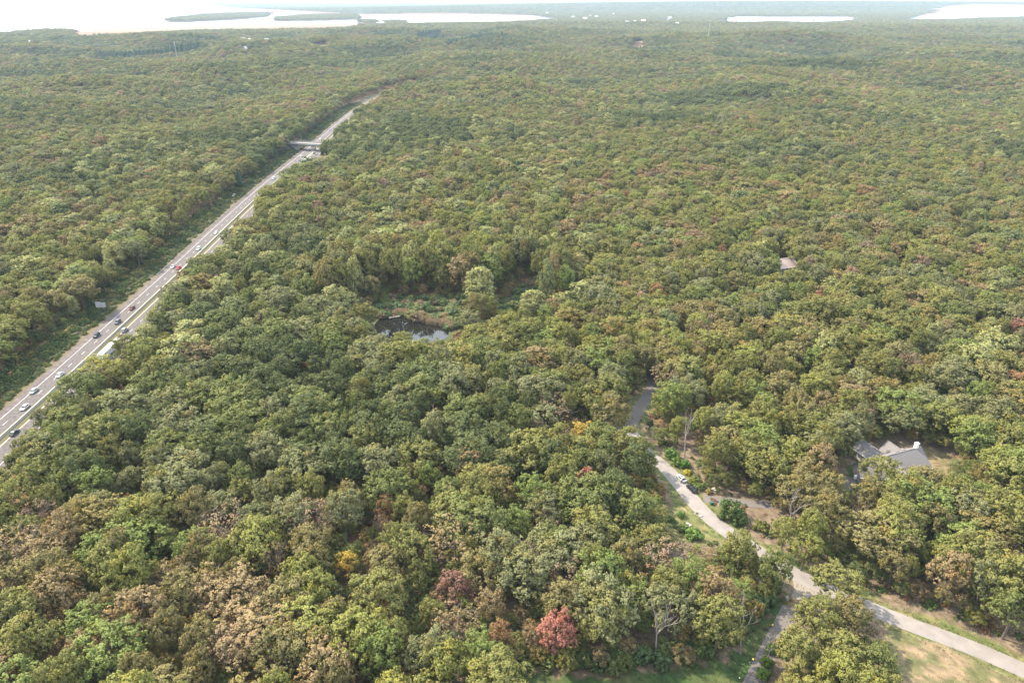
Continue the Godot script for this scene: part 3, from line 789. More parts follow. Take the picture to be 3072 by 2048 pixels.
	for k in 5:
		part("bar", box_mesh(Vector3(0.05, 0.03, 0.9)), M.shoulder, basin, Vector3(-0.4 + k * 0.2, 0.035, 0))
	var pale := speckle(mat(Color(0.5, 0.44, 0.4), 0.95), 0.06, Color(0.7, 0.7, 0.7), Color(1, 1, 1), 1.4)
	for q in [[Vector2(68.2, -194.8), 0.75, "large pale boulder on fallen leaves near the parked cars"], [Vector2(68.7, -194.3), 0.5, "smaller pale boulder leaning on the larger one"], [Vector2(55.7, -177.2), 0.5, "white stone on the verge across from the drain"], [Vector2(56.3, -176.4), 0.42, "flat tan boulder on the verge across from the drain"], [Vector2(60.7, -180.9), 0.45, "low pale stone lying beside the storm drain"]]:
		var k := Buf.new()
		blob(k, Vector3(0, q[1] * 0.35, 0), Vector3(q[1] * 1.2, q[1] * 0.6, q[1]), 0.22, Color.WHITE)
		var o := part(numbered("boulder"), k.mesh(), pale, self, Vector3(q[0].x, 0.03, q[0].y))
		tag(o, q[2], "boulder", "boulders beside the side road")
	# gate pillars and garden lights by the driveway
	for q in [[Vector2(76.0, -145.7), "grey stone pillar with flowers on the lawn side of driveway"], [Vector2(80.0, -142.9), "grey stone pillar under the trees across the driveway"]]:
		var o := thing("stone_pillar", q[1], "pillar", Vector3(q[0].x, 0.02, q[0].y), 0.3, "pillars flanking the driveway")
		part("shaft", box_mesh(Vector3(0.7, 1.1, 0.7)), M.concrete, o, Vector3(0, 0.55, 0))
		part("cap", box_mesh(Vector3(0.9, 0.12, 0.9)), M.apron, o, Vector3(0, 1.16, 0))
		part("lantern", box_mesh(Vector3(0.24, 0.34, 0.24)), M.sign_back, o, Vector3(0, 1.39, 0))
		var fl := Buf.new()
		for k in 14:
			blob(fl, Vector3(rng.randf_range(-1.1, 1.1), 0.15, rng.randf_range(-1.0, 1.0)), Vector3.ONE * 0.2, 0.3, Color(0.3, 0.07, 0.04) if k % 3 == 0 else Color(0.08, 0.1, 0.03))
		part("flower_bed", fl.mesh(), M.leaf, o)
	var ym := mat(Color(0.75, 0.5, 0.08), 0.5)
	for q in [[Vector2(68.8, -136.2), "yellow globe on a dark stake beside a black box"], [Vector2(60.4, -125.4), "yellow globe on a dark stake beside a grey hoop"]]:
		var o := thing("garden_globe", q[1], "garden globe", Vector3(q[0].x, 0.02, q[0].y), 0.0, "yellow globes on the lawn")
		part("stake", tube_mesh(Vector3.ZERO, Vector3(0, 0.8, 0), 0.04, 0.03), M.tyre, o)
		var k := Buf.new()
		blob(k, Vector3(0, 0.95, 0), Vector3.ONE * 0.24, 0.02, Color.WHITE)
		part("globe", k.mesh(), ym, o)
	p = Vector2(59.9, -125.0)
	var tm := TorusMesh.new()
	tm.inner_radius = 0.36
	tm.outer_radius = 0.44
	tm.rings = 24
	tm.ring_segments = 8
	var hoop := part(numbered("garden_hoop"), tm, M.concrete, self, Vector3(p.x, 0.08, p.y), Vector3(0.15, 0, 0))
	tag(hoop, "thin grey hoop lying on the lawn by a yellow globe", "hoop")
	for q in [[Vector2(66.9, -135.4), "small black box on the lawn near a yellow globe"], [Vector2(72.9, -130.7), "small black box under the trees beyond the driveway"]]:
		var o := thing("black_box", q[1], "box", Vector3(q[0].x, 0.02, q[0].y), 0.5, "black boxes on the grass")
		part("case", box_mesh(Vector3(0.7, 0.4, 0.5)), M.tyre, o, Vector3(0, 0.2, 0))
		part("lid", box_mesh(Vector3(0.76, 0.06, 0.56)), M.tyre, o, Vector3(0, 0.43, 0))
	var wb := Buf.new()
	blob(wb, Vector3(0, 0.18, 0), Vector3.ONE * 0.18, 0.02, Color.WHITE)
	p = Vector2(55.7, -120.6)
	var ball := part(numbered("lawn_ball"), wb.mesh(), mat(Color(0.8, 0.76, 0.7), 0.5), self, Vector3(p.x, 0.03, p.y))
	tag(ball, "small white ball lying on the green lawn", "ball")
	p = Vector2(50.5, -236.7)
	var mb := thing("mailbox", "dark mailbox with pale round front beside the shaded road", "mailbox", Vector3(p.x, 0.02, p.y), 0.3)
	part("post", box_mesh(Vector3(0.12, 1.1, 0.12)), M.bark, mb, Vector3(0, 0.55, 0))
	part("housing", box_mesh(Vector3(0.4, 0.4, 0.7)), M.tyre, mb, Vector3(0, 1.28, 0))
	part("door", tube_mesh(Vector3(0, 0, 0), Vector3(0, 0, 0.03), 0.19, 0.17, 12), M.apron, mb, Vector3(0, 1.28, 0.35))

func build_pond() -> void:
	pond = rounded(PackedVector2Array([Vector2(-69.5, -326.9), Vector2(-69.8, -332.7), Vector2(-66.9, -338.1), Vector2(-62.9, -340.3), Vector2(-58.7, -341.2), Vector2(-52.7, -337.7), Vector2(-46.8, -331.8), Vector2(-40.0, -328.5), Vector2(-33.3, -326.1), Vector2(-31.4, -319.0), Vector2(-33.4, -311.4), Vector2(-44.5, -309.1), Vector2(-57.9, -312.9), Vector2(-66.2, -318.2)]), 1.2, 0.6)
	struct("pond_water", flat(pond, 0.12), M.pond, "dark still pond mirroring sky and trees")
	struct("pond_water", flat(rounded(PackedVector2Array([Vector2(-5.5, -348.2), Vector2(-1.1, -353.7), Vector2(2.5, -355.1), Vector2(0.7, -349.1), Vector2(-3.7, -346.0)]), 1.0), 0.12), M.pond, "small dark pool behind the pale trees")
	var meadow := rounded(PackedVector2Array([Vector2(-74.6, -319.0), Vector2(-78.4, -343.8), Vector2(-66.4, -369.4), Vector2(-25.4, -369.4), Vector2(-3.0, -367.0), Vector2(12.8, -399.6), Vector2(22.6, -397.3), Vector2(11.6, -355.1), Vector2(-6.2, -336.0), Vector2(-26.0, -322.9), Vector2(-31.5, -307.7), Vector2(-57.2, -307.7)]), 3.0, 2.0)
	struct("meadow", flat(meadow, 0.03), speckle(mat(Color(0.095, 0.1, 0.045), 1.0), 0.05, Color(0.45, 0.5, 0.4), Color(1, 1, 1), 7.0), "weedy green clearing round the pond")
	var wood := mat(Color(0.17, 0.145, 0.13), 0.95)
	var p := Vector2(-61.2, -338.1)
	var dk := thing("wooden_dock", "short weathered wooden dock at the pond edge", "dock", Vector3(p.x, 0, p.y), 0.42)
	for k in 14:
		part("plank", box_mesh(Vector3(0.38, 0.06, 1.3)), wood, dk, Vector3(-2.8 + k * 0.43, 0.62, 0))
	for x in [-2.8, 0.0, 2.8]:
		for z in [-0.6, 0.6]:
			part("post", box_mesh(Vector3(0.16, 1.4, 0.16)), wood, dk, Vector3(x, 0.55, z * 1.12))
	part("rail", box_mesh(Vector3(5.8, 0.1, 0.08)), wood, dk, Vector3(0, 1.2, -0.76))
	part("rail", box_mesh(Vector3(5.8, 0.1, 0.08)), wood, dk, Vector3(0, 1.2, 0.76))
	# reeds
	var b := Buf.new()
	for k in 26:
		var a := rng.randf() * TAU
		var r := rng.randf() * 0.7
		var base := Vector3(cos(a) * r, 0, sin(a) * r)
		var top := base + Vector3(rng.randf_range(-0.5, 0.5), rng.randf_range(1.6, 2.8), rng.randf_range(-0.5, 0.5))
		var s := Vector3(cos(a + 1.5), 0, sin(a + 1.5)) * 0.09
		var c := Color(0.27, 0.215, 0.14).lerp(Color(0.18, 0.17, 0.08), rng.randf() * rng.randf())
		b.tri(base - s, base + s, top, c)
		b.tri(top - Vector3(0, 0.5, 0) - s * 1.4, top - Vector3(0, 0.3, 0) + s * 1.4, top + Vector3(0.1, 0.25, 0), Color(0.31, 0.23, 0.165))
	var spots := []
	for q in 900:
		var t := pond[rng.randi() % pond.size()]
		var o := t + Vector2(rng.randf_range(-3, 3), rng.randf_range(-4.5, 1.0))
		if o.x < -62 or Geometry2D.is_point_in_polygon(o, pond) or o.y > -322 or hides_pond(o): continue
		spots.append(Transform3D(Basis(Vector3.UP, rng.randf() * TAU).scaled(Vector3.ONE * rng.randf_range(0.7, 1.2)), Vector3(o.x, 0, o.y)))
	many("reeds", b.mesh(), M.leaf, spots, [], "tan and pinkish reeds lining the pond bank", "reeds")

func hides_pond(o: Vector2) -> bool:
	return Geometry2D.is_point_in_polygon(o * 1.02, pond)

func many(called: String, mesh: Mesh, m: Material, spots: Array, cols: Array, label: String, category: String, parent: Node = null) -> void:
	var mm := MultiMesh.new()
	mm.transform_format = MultiMesh.TRANSFORM_3D
	mm.use_colors = cols.size() > 0
	mm.mesh = mesh
	mm.instance_count = spots.size()
	for k in spots.size():
		mm.set_instance_transform(k, spots[k])
		if cols: mm.set_instance_color(k, cols[k])
	var o := MultiMeshInstance3D.new()
	o.multimesh = mm
	o.material_override = m
	o.name = called if parent else numbered(called)
	if parent:
		parent.add_child(o, true)
		o.set_meta("kind", "stuff")
	else:
		add_child(o)
		tag(o, label, category, "", "stuff")

# ---------------------------------------------------------------- houses

func gable(o: Node3D, at: Vector3, turn: float, l: float, w: float, eave: float, rise: float, wall: Material, roof: Material, trim: Material) -> void:
	var h := Transform3D(Basis(Vector3.UP, turn), at)
	var b := Buf.new()
	var p := []
	for s in [[-1, -1], [1, -1], [1, 1], [-1, 1]]:
		p.append(h * Vector3(s[0] * l / 2, 0, s[1] * w / 2))
		p.append(h * Vector3(s[0] * l / 2, eave, s[1] * w / 2))
	for k in 4:
		b.quad(p[k * 2], p[(k * 2 + 2) % 8], p[(k * 2 + 3) % 8], p[k * 2 + 1])
	for s in [-1, 1]:
		b.tri(h * Vector3(s * l / 2, eave, -w / 2), h * Vector3(s * l / 2, eave + rise, 0), h * Vector3(s * l / 2, eave, w / 2))
	part("wall", b.mesh(), wall, o)
	var ov := 0.45
	for s in [-1, 1]:
		var r := Buf.new()
		var t := 0.16
		var ez: float = s * (w / 2 + ov)
		var ey := eave - rise * ov / (w / 2)
		var a := [Vector3(-l / 2 - ov, eave + rise, 0), Vector3(l / 2 + ov, eave + rise, 0), Vector3(l / 2 + ov, ey, ez), Vector3(-l / 2 - ov, ey, ez)]
		var q := []
		for v in a: q.append(h * (v + Vector3(0, t, 0)))
		for v in a: q.append(h * (v + Vector3(0, 0.01, 0)))
		r.quad(q[0], q[1], q[2], q[3])
		r.quad(q[7], q[6], q[5], q[4])
		for k in 4: r.quad(q[k], q[k + 4], q[(k + 1) % 4 + 4], q[(k + 1) % 4])
		part("roof_slope", r.mesh(), roof, o)
		var g := Buf.new()
		g.box(Vector3(-l / 2 - ov, -0.1, -0.06), Vector3(l / 2 + ov, 0.08, 0.06))
		part("gutter", g.mesh(), trim, o, h * Vector3(0, ey + 0.06, ez + s * 0.08), Vector3(0, turn, 0))
	part("ridge_cap", box_mesh(Vector3(l + 2 * ov, 0.08, 0.3)), roof, o, h * Vector3(0, eave + rise + 0.2, 0), Vector3(0, turn, 0))
	for s in [-1, 1]:
		for k in int(l / 3.2):
			var x := -l / 2 + 1.7 + k * 3.2
			var f := part("window", box_mesh(Vector3(1.2, 1.5, 0.12)), trim, o, h * Vector3(x, eave - 1.5, s * (w / 2 + 0.02)), Vector3(0, turn, 0))
			part("pane", box_mesh(Vector3(0.98, 1.28, 0.14)), M.glass, f, Vector3(0, 0, 0.004 * s))

func build_houses() -> void:
	var roof := speckle(mat(Color(0.165, 0.153, 0.15), 0.95), 0.04, Color(0.75, 0.74, 0.75), Color(1, 1, 1), 4.0, 5, 31)
	var wall := speckle(mat(Color(0.34, 0.305, 0.285), 0.9), 0.05, Color(0.85, 0.85, 0.85), Color(1, 1, 1), 3.0)
	var trim := mat(Color(0.62, 0.6, 0.58), 0.7)
	var o := thing("gray_house", "rambling grey roofed house with white chimney in a clearing", "house", Vector3(132, 0, -203))
	var yaw := 0.36
	gable(o, Vector3(3.0, 0, -1.0), yaw, 15.5, 11.5, 4.6, 4.4, wall, roof, trim)
	gable(o, Vector3(3.6, 0, -5.6), yaw + PI / 2, 8.0, 6.5, 4.3, 3.4, wall, roof, trim)
	gable(o, Vector3(-3.4, 0, -8.6), -1.2, 9.5, 7.0, 3.4, 2.4, wall, roof, trim)
	gable(o, Vector3(-8.0, 0, 2.2), -0.1, 9.5, 7.4, 3.2, 2.7, wall, roof, trim)
	gable(o, Vector3(0.8, 0, 6.0), yaw + PI / 2, 6.0, 5.0, 4.0, 2.6, wall, roof, trim)
	var pc := Vector3(8.6, 0, -3.4)
	part("chimney", box_mesh(Vector3(1.3, 10.8, 1.0)), mat(Color(0.72, 0.66, 0.62), 0.9), o, pc + Vector3(0, 5.4, 0), Vector3(0, yaw, 0))
	part("chimney_cap", box_mesh(Vector3(1.5, 0.16, 1.2)), trim, o, pc + Vector3(0, 10.9, 0), Vector3(0, yaw, 0))
	for x in [0.2, 3.0]:
		var t := Transform3D(Basis(Vector3.UP, yaw), Vector3(3.0, 0, -1.0))
		part("skylight", box_mesh(Vector3(0.9, 0.1, 1.1)), M.glass, o, t * Vector3(x, 7.62, -2.1), Vector3(-0.66, yaw, 0))
	var p := Vector2(118.7, -200.4)
	var tank := thing("white_tank", "small white tank standing by the garage wall", "tank", Vector3(p.x, 0, p.y))
	var cm := CapsuleMesh.new()
	cm.radius = 0.55
	cm.height = 1.9
	part("vessel", cm, mat(Color(0.8, 0.78, 0.76), 0.5), tank, Vector3(0, 0.95, 0))
	part("base_ring", tube_mesh(Vector3.ZERO, Vector3(0, 0.2, 0), 0.45, 0.45, 10), M.steel, tank)
	p = Vector2(164.2, -405.3)
	var o2 := thing("cottage", "small house with pinkish shingled roof deep in the forest", "house", Vector3(p.x, 0, p.y))
	gable(o2, Vector3.ZERO, 0.35, 12.0, 8.5, 5.2, 4.0, wall, mat(Color(0.4, 0.31, 0.28), 0.9), trim)
	part("chimney", box_mesh(Vector3(0.9, 3.0, 0.9)), wall, o2, Vector3(4.2, 8.6, -2.4))

# ---------------------------------------------------------------- vehicles

func loft(st: Array) -> ArrayMesh:
	# st: [z, y low, y high, half width low, half width high]
	var b := Buf.new()
	var rings := []
	for s in st:
		var yl: float = s[1]
		var yh: float = s[2]
		var wl: float = s[3]
		var wh: float = s[4]
		var m := lerpf(yl, yh, 0.5)
		rings.append([Vector3(-wl * 0.92, yl, s[0]), Vector3(-wl, lerpf(yl, m, 0.5), s[0]), Vector3(-lerpf(wl, wh, 0.5), lerpf(m, yh, 0.4), s[0]), Vector3(-wh, lerpf(yl, yh, 0.94), s[0]), Vector3(-wh * 0.86, yh, s[0]), Vector3(wh * 0.86, yh, s[0]), Vector3(wh, lerpf(yl, yh, 0.94), s[0]), Vector3(lerpf(wl, wh, 0.5), lerpf(m, yh, 0.4), s[0]), Vector3(wl, lerpf(yl, m, 0.5), s[0]), Vector3(wl * 0.92, yl, s[0])])
	for k in rings.size() - 1:
		for q in 10:
			var q1 := (q + 1) % 10
			b.quad(rings[k][q], rings[k][q1], rings[k + 1][q1], rings[k + 1][q])
	for e in [0, rings.size() - 1]:
		var r: Array = rings[e]
		for q in range(1, 9):
			if e == 0: b.tri(r[0], r[q + 1], r[q])
			else: b.tri(r[0], r[q], r[q + 1])
	return b.mesh()

var car_meshes := {}

func car(label: String, paint: Color, at: Vector2, turn: float, y: float, style := "sedan", group := "vehicles on the highway", called := "") -> Node3D:
	var o := thing(called if called else ("suv" if style == "suv" else "car"), label, "car", Vector3(at.x, y, at.y), turn, group)
	if not car_meshes.has(style):
		var tall := 0.24 if style == "suv" else 0.0
		var body := [[-2.35, 0.42, 0.62, 0.66, 0.6], [-2.22, 0.3, 0.72 + tall, 0.86, 0.76], [-1.5, 0.24, 0.84 + tall, 0.92, 0.82], [-0.95, 0.24, 0.9 + tall, 0.92, 0.84], [0.4, 0.24, 0.94 + tall, 0.92, 0.85], [1.5, 0.24, 0.97 + tall, 0.92, 0.83], [2.15, 0.3, 0.96 + tall, 0.86, 0.76], [2.33, 0.42, 0.8 + tall, 0.68, 0.6]]
		var cab := [[-1.1, 0.86 + tall, 0.88 + tall, 0.8, 0.78], [-0.4, 0.86 + tall, 1.36 + tall * 2, 0.82, 0.62], [0.7, 0.86 + tall, 1.4 + tall * 2, 0.82, 0.62], [1.25, 0.86 + tall, 1.3 + tall * 2, 0.8, 0.6], [1.95, 0.86 + tall, 0.92 + tall, 0.76, 0.72]]
		var top := [[-0.45, 1.34 + tall * 2, 1.37 + tall * 2, 0.64, 0.6], [-0.2, 1.33 + tall * 2, 1.43 + tall * 2, 0.66, 0.58], [0.7, 1.36 + tall * 2, 1.46 + tall * 2, 0.66, 0.58], [1.2, 1.3 + tall * 2, 1.36 + tall * 2, 0.63, 0.57]]
		if style == "suv":
			cab = [[-1.15, 1.1, 1.12, 0.8, 0.78], [-0.55, 1.1, 1.72, 0.84, 0.68], [1.5, 1.1, 1.74, 0.84, 0.68], [2.2, 1.1, 1.2, 0.78, 0.72]]
			top = [[-0.55, 1.7, 1.74, 0.7, 0.66], [-0.3, 1.69, 1.8, 0.72, 0.64], [1.5, 1.71, 1.82, 0.72, 0.64], [1.75, 1.66, 1.7, 0.68, 0.62]]
		var wh := Buf.new()
		wh.tube(Vector3(-0.11, 0, 0), Vector3(0.11, 0, 0), 0.33, 0.33, 14)
		var rim := Buf.new()
		rim.tube(Vector3(-0.118, 0, 0), Vector3(-0.117, 0, 0), 0.2, 0.0, 12)
		rim.tube(Vector3(0.117, 0, 0), Vector3(0.118, 0, 0), 0.0, 0.2, 12)
		var tc := Buf.new()
		tc.tube(Vector3(-0.112, 0, 0), Vector3(-0.111, 0, 0), 0.33, 0.0, 14)
		tc.tube(Vector3(0.111, 0, 0), Vector3(0.112, 0, 0), 0.0, 0.33, 14)
		tc.tube(Vector3(-0.11, 0, 0), Vector3(0.11, 0, 0), 0.33, 0.33, 14)
		var pil := Buf.new()
		for s in [-1, 1]:
			pil.tube(Vector3(s * 0.8, 0.9 + tall, -1.05), Vector3(s * 0.63, 1.37 + tall * 2 - (0.02 if tall else 0.0), -0.42), 0.045, 0.045, 4)
			pil.tube(Vector3(s * 0.77, 0.93 + tall, 1.9 if not tall else 2.1), Vector3(s * 0.61, 1.33 + tall * 2, 1.2 if not tall else 1.6), 0.08, 0.06, 4)
			pil.tube(Vector3(s * 0.84, 0.92 + tall, 0.35), Vector3(s * 0.635, 1.39 + tall * 2, 0.35), 0.05, 0.05, 4)
		car_meshes[style] = [loft(body), loft(cab), loft(top), tc.mesh(), rim.mesh(), pil.mesh()]
	var pm := mat(paint, 0.32)
	pm.clearcoat_enabled = true
	pm.clearcoat = 0.3
	pm.clearcoat_roughness = 0.08
	if paint.g < 0.03:
		pm.clearcoat_enabled = false
		pm.metallic_specular = 0.25
	var cm: Array = car_meshes[style]
	part("body", cm[0], pm, o)
	part("window", cm[1], M.glass, o)
	part("roof", cm[2], pm, o)
	part("pillar", cm[5], pm, o)
	for x in [-0.8, 0.8]:
		for z in [-1.42, 1.4]:
			var wheel := part("wheel", cm[3], M.tyre, o, Vector3(x, 0.33, z))
			part("rim", cm[4], M.rim, wheel)
	var up := 0.2 if style == "suv" else 0.0
	for x in [-0.62, 0.62]:
		part("headlight", box_mesh(Vector3(0.34, 0.14, 0.1)), M.rim, o, Vector3(x, 0.64 + up, -2.24))
		part("tail_light", box_mesh(Vector3(0.34, 0.14, 0.1)), mat(Color(0.35, 0.02, 0.02), 0.3), o, Vector3(x, 0.74 + up, 2.22))
	part("number_plate", box_mesh(Vector3(0.32, 0.16, 0.03)), M.line, o, Vector3(0, 0.62 + up, 2.34))
	return o

func traffic() -> void:
	var white := Color(0.42, 0.42, 0.42)
	var silver := Color(0.24, 0.25, 0.265)
	var black := Color(0.012, 0.012, 0.015)
	var dark := Color(0.03, 0.035, 0.04)
	var list := [
		[Vector2(-197.5, -247.4), white, "sedan", "white sedan nearest the barrier, passing the brown verge bend", 0],
		[Vector2(-201.9, -260.7), Color(0.3, 0.34, 0.32), "sedan", "grey green sedan straddling the white edge line", 0],
		[Vector2(-199.0, -274.8), white, "sedan", "white sedan half hidden by an overhanging crown", 0],
		[Vector2(-204.1, -315.2), dark, "suv", "dark suv on the edge line beside the white trailer", 0],
		[Vector2(-201.6, -331.1), Color(0.045, 0.05, 0.06), "suv", "dark blue grey suv in the lane next to the barrier", 0],
		[Vector2(-203.1, -349.3), Color(0.1, 0.02, 0.02), "sedan", "dark maroon car on the dashed line below the road sign", 0],
		[Vector2(-209.2, -414.6), white, "sedan", "white car driving beside a red car", 0],
		[Vector2(-204.9, -412.2), Color(0.32, 0.03, 0.03), "sedan", "red car driving beside a white car", 0],
		[Vector2(-207.2, -448.8), Color(0.5, 0.56, 0.56), "suv", "pale grey suv following the red and white cars", 0],
		[Vector2(-208.9, -484.2), white, "sedan", "white car alone on the dappled stretch of highway", 0],
		[Vector2(-233.8, -590.3), white, "sedan", "white car glimpsed between the far roadside crowns", 0],
		[Vector2(-218.7, -651.3), white, "suv", "white suv on the far stretch before the overpass", 0],
		[Vector2(-220.6, -753.1), white, "sedan", "white car just past the overpass beside concrete median", 0],
		[Vector2(-224.4, -852.2), white, "sedan", "white car coming towards the overpass from beyond", 0],
		[Vector2(-228.1, -917.4), silver, "sedan", "silver car far beyond the overpass", 0],
		[Vector2(-193.3, -321.4), silver, "suv", "silver suv ahead of the white trailer across the median", 1],
		[Vector2(-189.9, -228.8), dark, "sedan", "dark car with pale roof under the near roadside crowns", 1],
		[Vector2(-211.0, -769.0), dark, "sedan", "black car leaving the overpass shade across the median", 1],
		[Vector2(-207.1, -761.9), silver, "sedan", "silver car next to the black one by the overpass", 1],
		[Vector2(-207.7, -739.5), white, "sedan", "white car half hidden by crowns below the overpass", 1],
	]
	for q in list:
		var p: Vector2 = q[0]
		var d := highway_dir(p.y)
		car(q[3], q[1], p, d + (PI if q[4] == 0 else 0.0), 0.13, q[2])
	var vp := Vector2(-208.6, -785.9)
	var van := car("white box van entering the shade of the overpass", white, vp, highway_dir(vp.y), 0.13, "suv", "vehicles on the highway", "van")
	van.set_meta("category", "van")
	part("cargo_box", box_mesh(Vector3(1.96, 1.9, 3.4)), mat(white, 0.4), van, Vector3(0, 1.75, 0.9))
	# articulated lorry
	var tp := Vector2(-188.5, -287.5)
	var lorry := thing("semi_truck", "white semi trailer truck driving under the near trees", "truck", Vector3(highway_x(tp.y) + 17.0, 0.13, tp.y), highway_dir(tp.y), "vehicles on the highway")
	var tm := speckle(mat(Color(0.55, 0.55, 0.55), 0.4), 0.03, Color(0.94, 0.94, 0.94), Color(1, 1, 1), 5.0)
	part("trailer", box_mesh(Vector3(2.6, 2.75, 15.6)), tm, lorry, Vector3(0, 2.6, -7.8))
	for x in [-0.62, 0.62]:
		part("rear_door", box_mesh(Vector3(1.18, 2.55, 0.05)), tm, lorry, Vector3(x, 2.58, 0.026))
	for x in [-0.25, 0.25]:
		part("lock_bar", box_mesh(Vector3(0.05, 2.4, 0.05)), M.steel, lorry, Vector3(x, 2.58, 0.075))
	part("chassis", box_mesh(Vector3(1.2, 0.3, 15.0)), M.tyre, lorry, Vector3(0, 1.05, -7.8))
	part("rear_bumper", box_mesh(Vector3(2.3, 0.14, 0.12)), M.steel, lorry, Vector3(0, 0.55, -0.1))
	part("cab", loft([[-20.2, 0.6, 1.6, 1.1, 1.05], [-19.6, 0.5, 1.9, 1.2, 1.1], [-18.6, 0.5, 3.0, 1.22, 1.12], [-18.2, 0.5, 3.7, 1.22, 1.1], [-16.6, 0.5, 3.9, 1.22, 1.15]]), mat(Color(0.7, 0.7, 0.7), 0.3), lorry)
	part("windscreen", box_mesh(Vector3(2.0, 0.8, 0.1)), M.glass, lorry, Vector3(0, 2.6, -18.86), Vector3(0.4, 0, 0))
	for z in [-1.4, -2.7, -13.6, -14.9, -19.0]:
		for x in [-1.0, 1.0]:
			var w := part("wheel", tube_mesh(Vector3(-0.16, 0, 0), Vector3(0.16, 0, 0), 0.5, 0.5, 14), M.tyre, lorry, Vector3(x, 0.5, z))
			part("rim", tube_mesh(Vector3(-0.165, 0, 0), Vector3(0.165, 0, 0), 0.28, 0.28, 12), M.rim, w)
	for x in [-1.0, 1.0]:
		part("tail_light", box_mesh(Vector3(0.3, 0.14, 0.06)), mat(Color(0.35, 0.02, 0.02), 0.3), lorry, Vector3(x, 1.08, -0.2))
	# two parked cars and a person
	var a := Vector2(58.7, -199.8)
	var b := Vector2(60.8, -194.5)
	var pd := atan2(-(a.x - b.x), -(a.y - b.y))
	car("silver sedan with dark sunroof parked at the road edge", Color(0.26, 0.27, 0.29), a + (a - b).normalized() * 0.5, pd, 0.1, "sedan", "cars parked on the side road")
	var roofless := get_child(get_child_count() - 1)
	part("sunroof", box_mesh(Vector3(0.7, 0.03, 0.45)), M.glass, roofless, Vector3(0, 1.445, 0.15))
	car("glossy black sedan parked behind the silver one", black, b, pd, 0.1, "sedan", "cars parked on the side road")
	var pp := Vector2(58.1, -198.5)
	person(Vector3(pp.x, 0.1, pp.y), pd + 0.6)

func highway_dir(z: float) -> float:
	var dx := highway_x(z - 10) - highway_x(z + 10)
	return atan2(-dx, 20.0)

# a body as one surface: tapered capsules joined smoothly, meshed as surface nets
func person(at: Vector3, turn: float) -> void:
	var o := thing("person", "person in a white top and grey trousers standing by the silver car", "person", at, turn)
	var skin := Color(0.45, 0.29, 0.2)
	var shirt := Color(0.75, 0.74, 0.72)
	var legs := Color(0.16, 0.16, 0.18)
	var shoe := Color(0.03, 0.03, 0.03)
	var hips := Vector3(0, 0.94, 0)
	var bones := [[hips, Vector3(0, 1.16, 0), 0.145, 0.14, shirt], [Vector3(0, 1.16, 0), Vector3(0, 1.38, -0.01), 0.14, 0.15, shirt], [Vector3(-0.15, 1.4, 0), Vector3(0.15, 1.4, 0), 0.085, 0.085, shirt], [Vector3(0, 1.42, 0), Vector3(0, 1.56, -0.02), 0.06, 0.052, skin], [Vector3(0, 1.6, -0.03), Vector3(0, 1.68, -0.02), 0.085, 0.1, skin], [Vector3(0, 1.6, -0.12), Vector3(0, 1.62, -0.13), 0.02, 0.016, skin]]
	for s in [-1.0, 1.0]:
		bones.append([Vector3(s * 0.09, 0.92, 0), Vector3(s * 0.1, 0.5, -0.02 * s), 0.095, 0.062, legs])
		bones.append([Vector3(s * 0.1, 0.5, -0.02 * s), Vector3(s * 0.11, 0.1, 0.02), 0.06, 0.042, legs])
		bones.append([Vector3(s * 0.11, 0.05, 0.05), Vector3(s * 0.12, 0.045, -0.16), 0.045, 0.04, shoe])
		var elbow := Vector3(s * 0.27, 1.13, -0.04)
		var wrist := Vector3(s * 0.2, 1.08, -0.27)
		bones.append([Vector3(s * 0.19, 1.4, 0), elbow, 0.06, 0.046, shirt])
		bones.append([elbow, wrist, 0.043, 0.03, skin])
		bones.append([wrist, wrist + Vector3(-s * 0.03, -0.01, -0.08), 0.03, 0.034, skin])
	var b := nets(bones, Vector3(-0.4, -0.01, -0.4), Vector3(0.4, 1.82, 0.2), 0.02)
	for s in [-1.0, 1.0]:
		var palm := Vector3(s * 0.17, 1.07, -0.36)
		for f in 4:
			var base := palm + Vector3((f - 1.5) * 0.019, 0, -0.015)
			var l: float = [0.036, 0.042, 0.039, 0.03][f]
			b.tube(base, base + Vector3(0, -0.006, -l), 0.009, 0.008, 5, skin)
			b.tube(base + Vector3(0, -0.006, -l), base + Vector3(0, -0.03, -l * 1.6), 0.008, 0.006, 5, skin)
		b.tube(palm + Vector3(-s * 0.03, 0, 0.03), palm + Vector3(-s * 0.06, -0.005, -0.015), 0.011, 0.009, 5, skin)
	var pm := mat(Color.WHITE, 0.85)
	pm.vertex_color_use_as_albedo = true
	part("body", b.mesh(), pm, o)
	var hair := Buf.new()
	blob(hair, Vector3(0, 1.69, 0.0), Vector3(0.108, 0.1, 0.115), 0.04, Color(0.03, 0.02, 0.015))
	part("hair", hair.mesh(), pm, o)

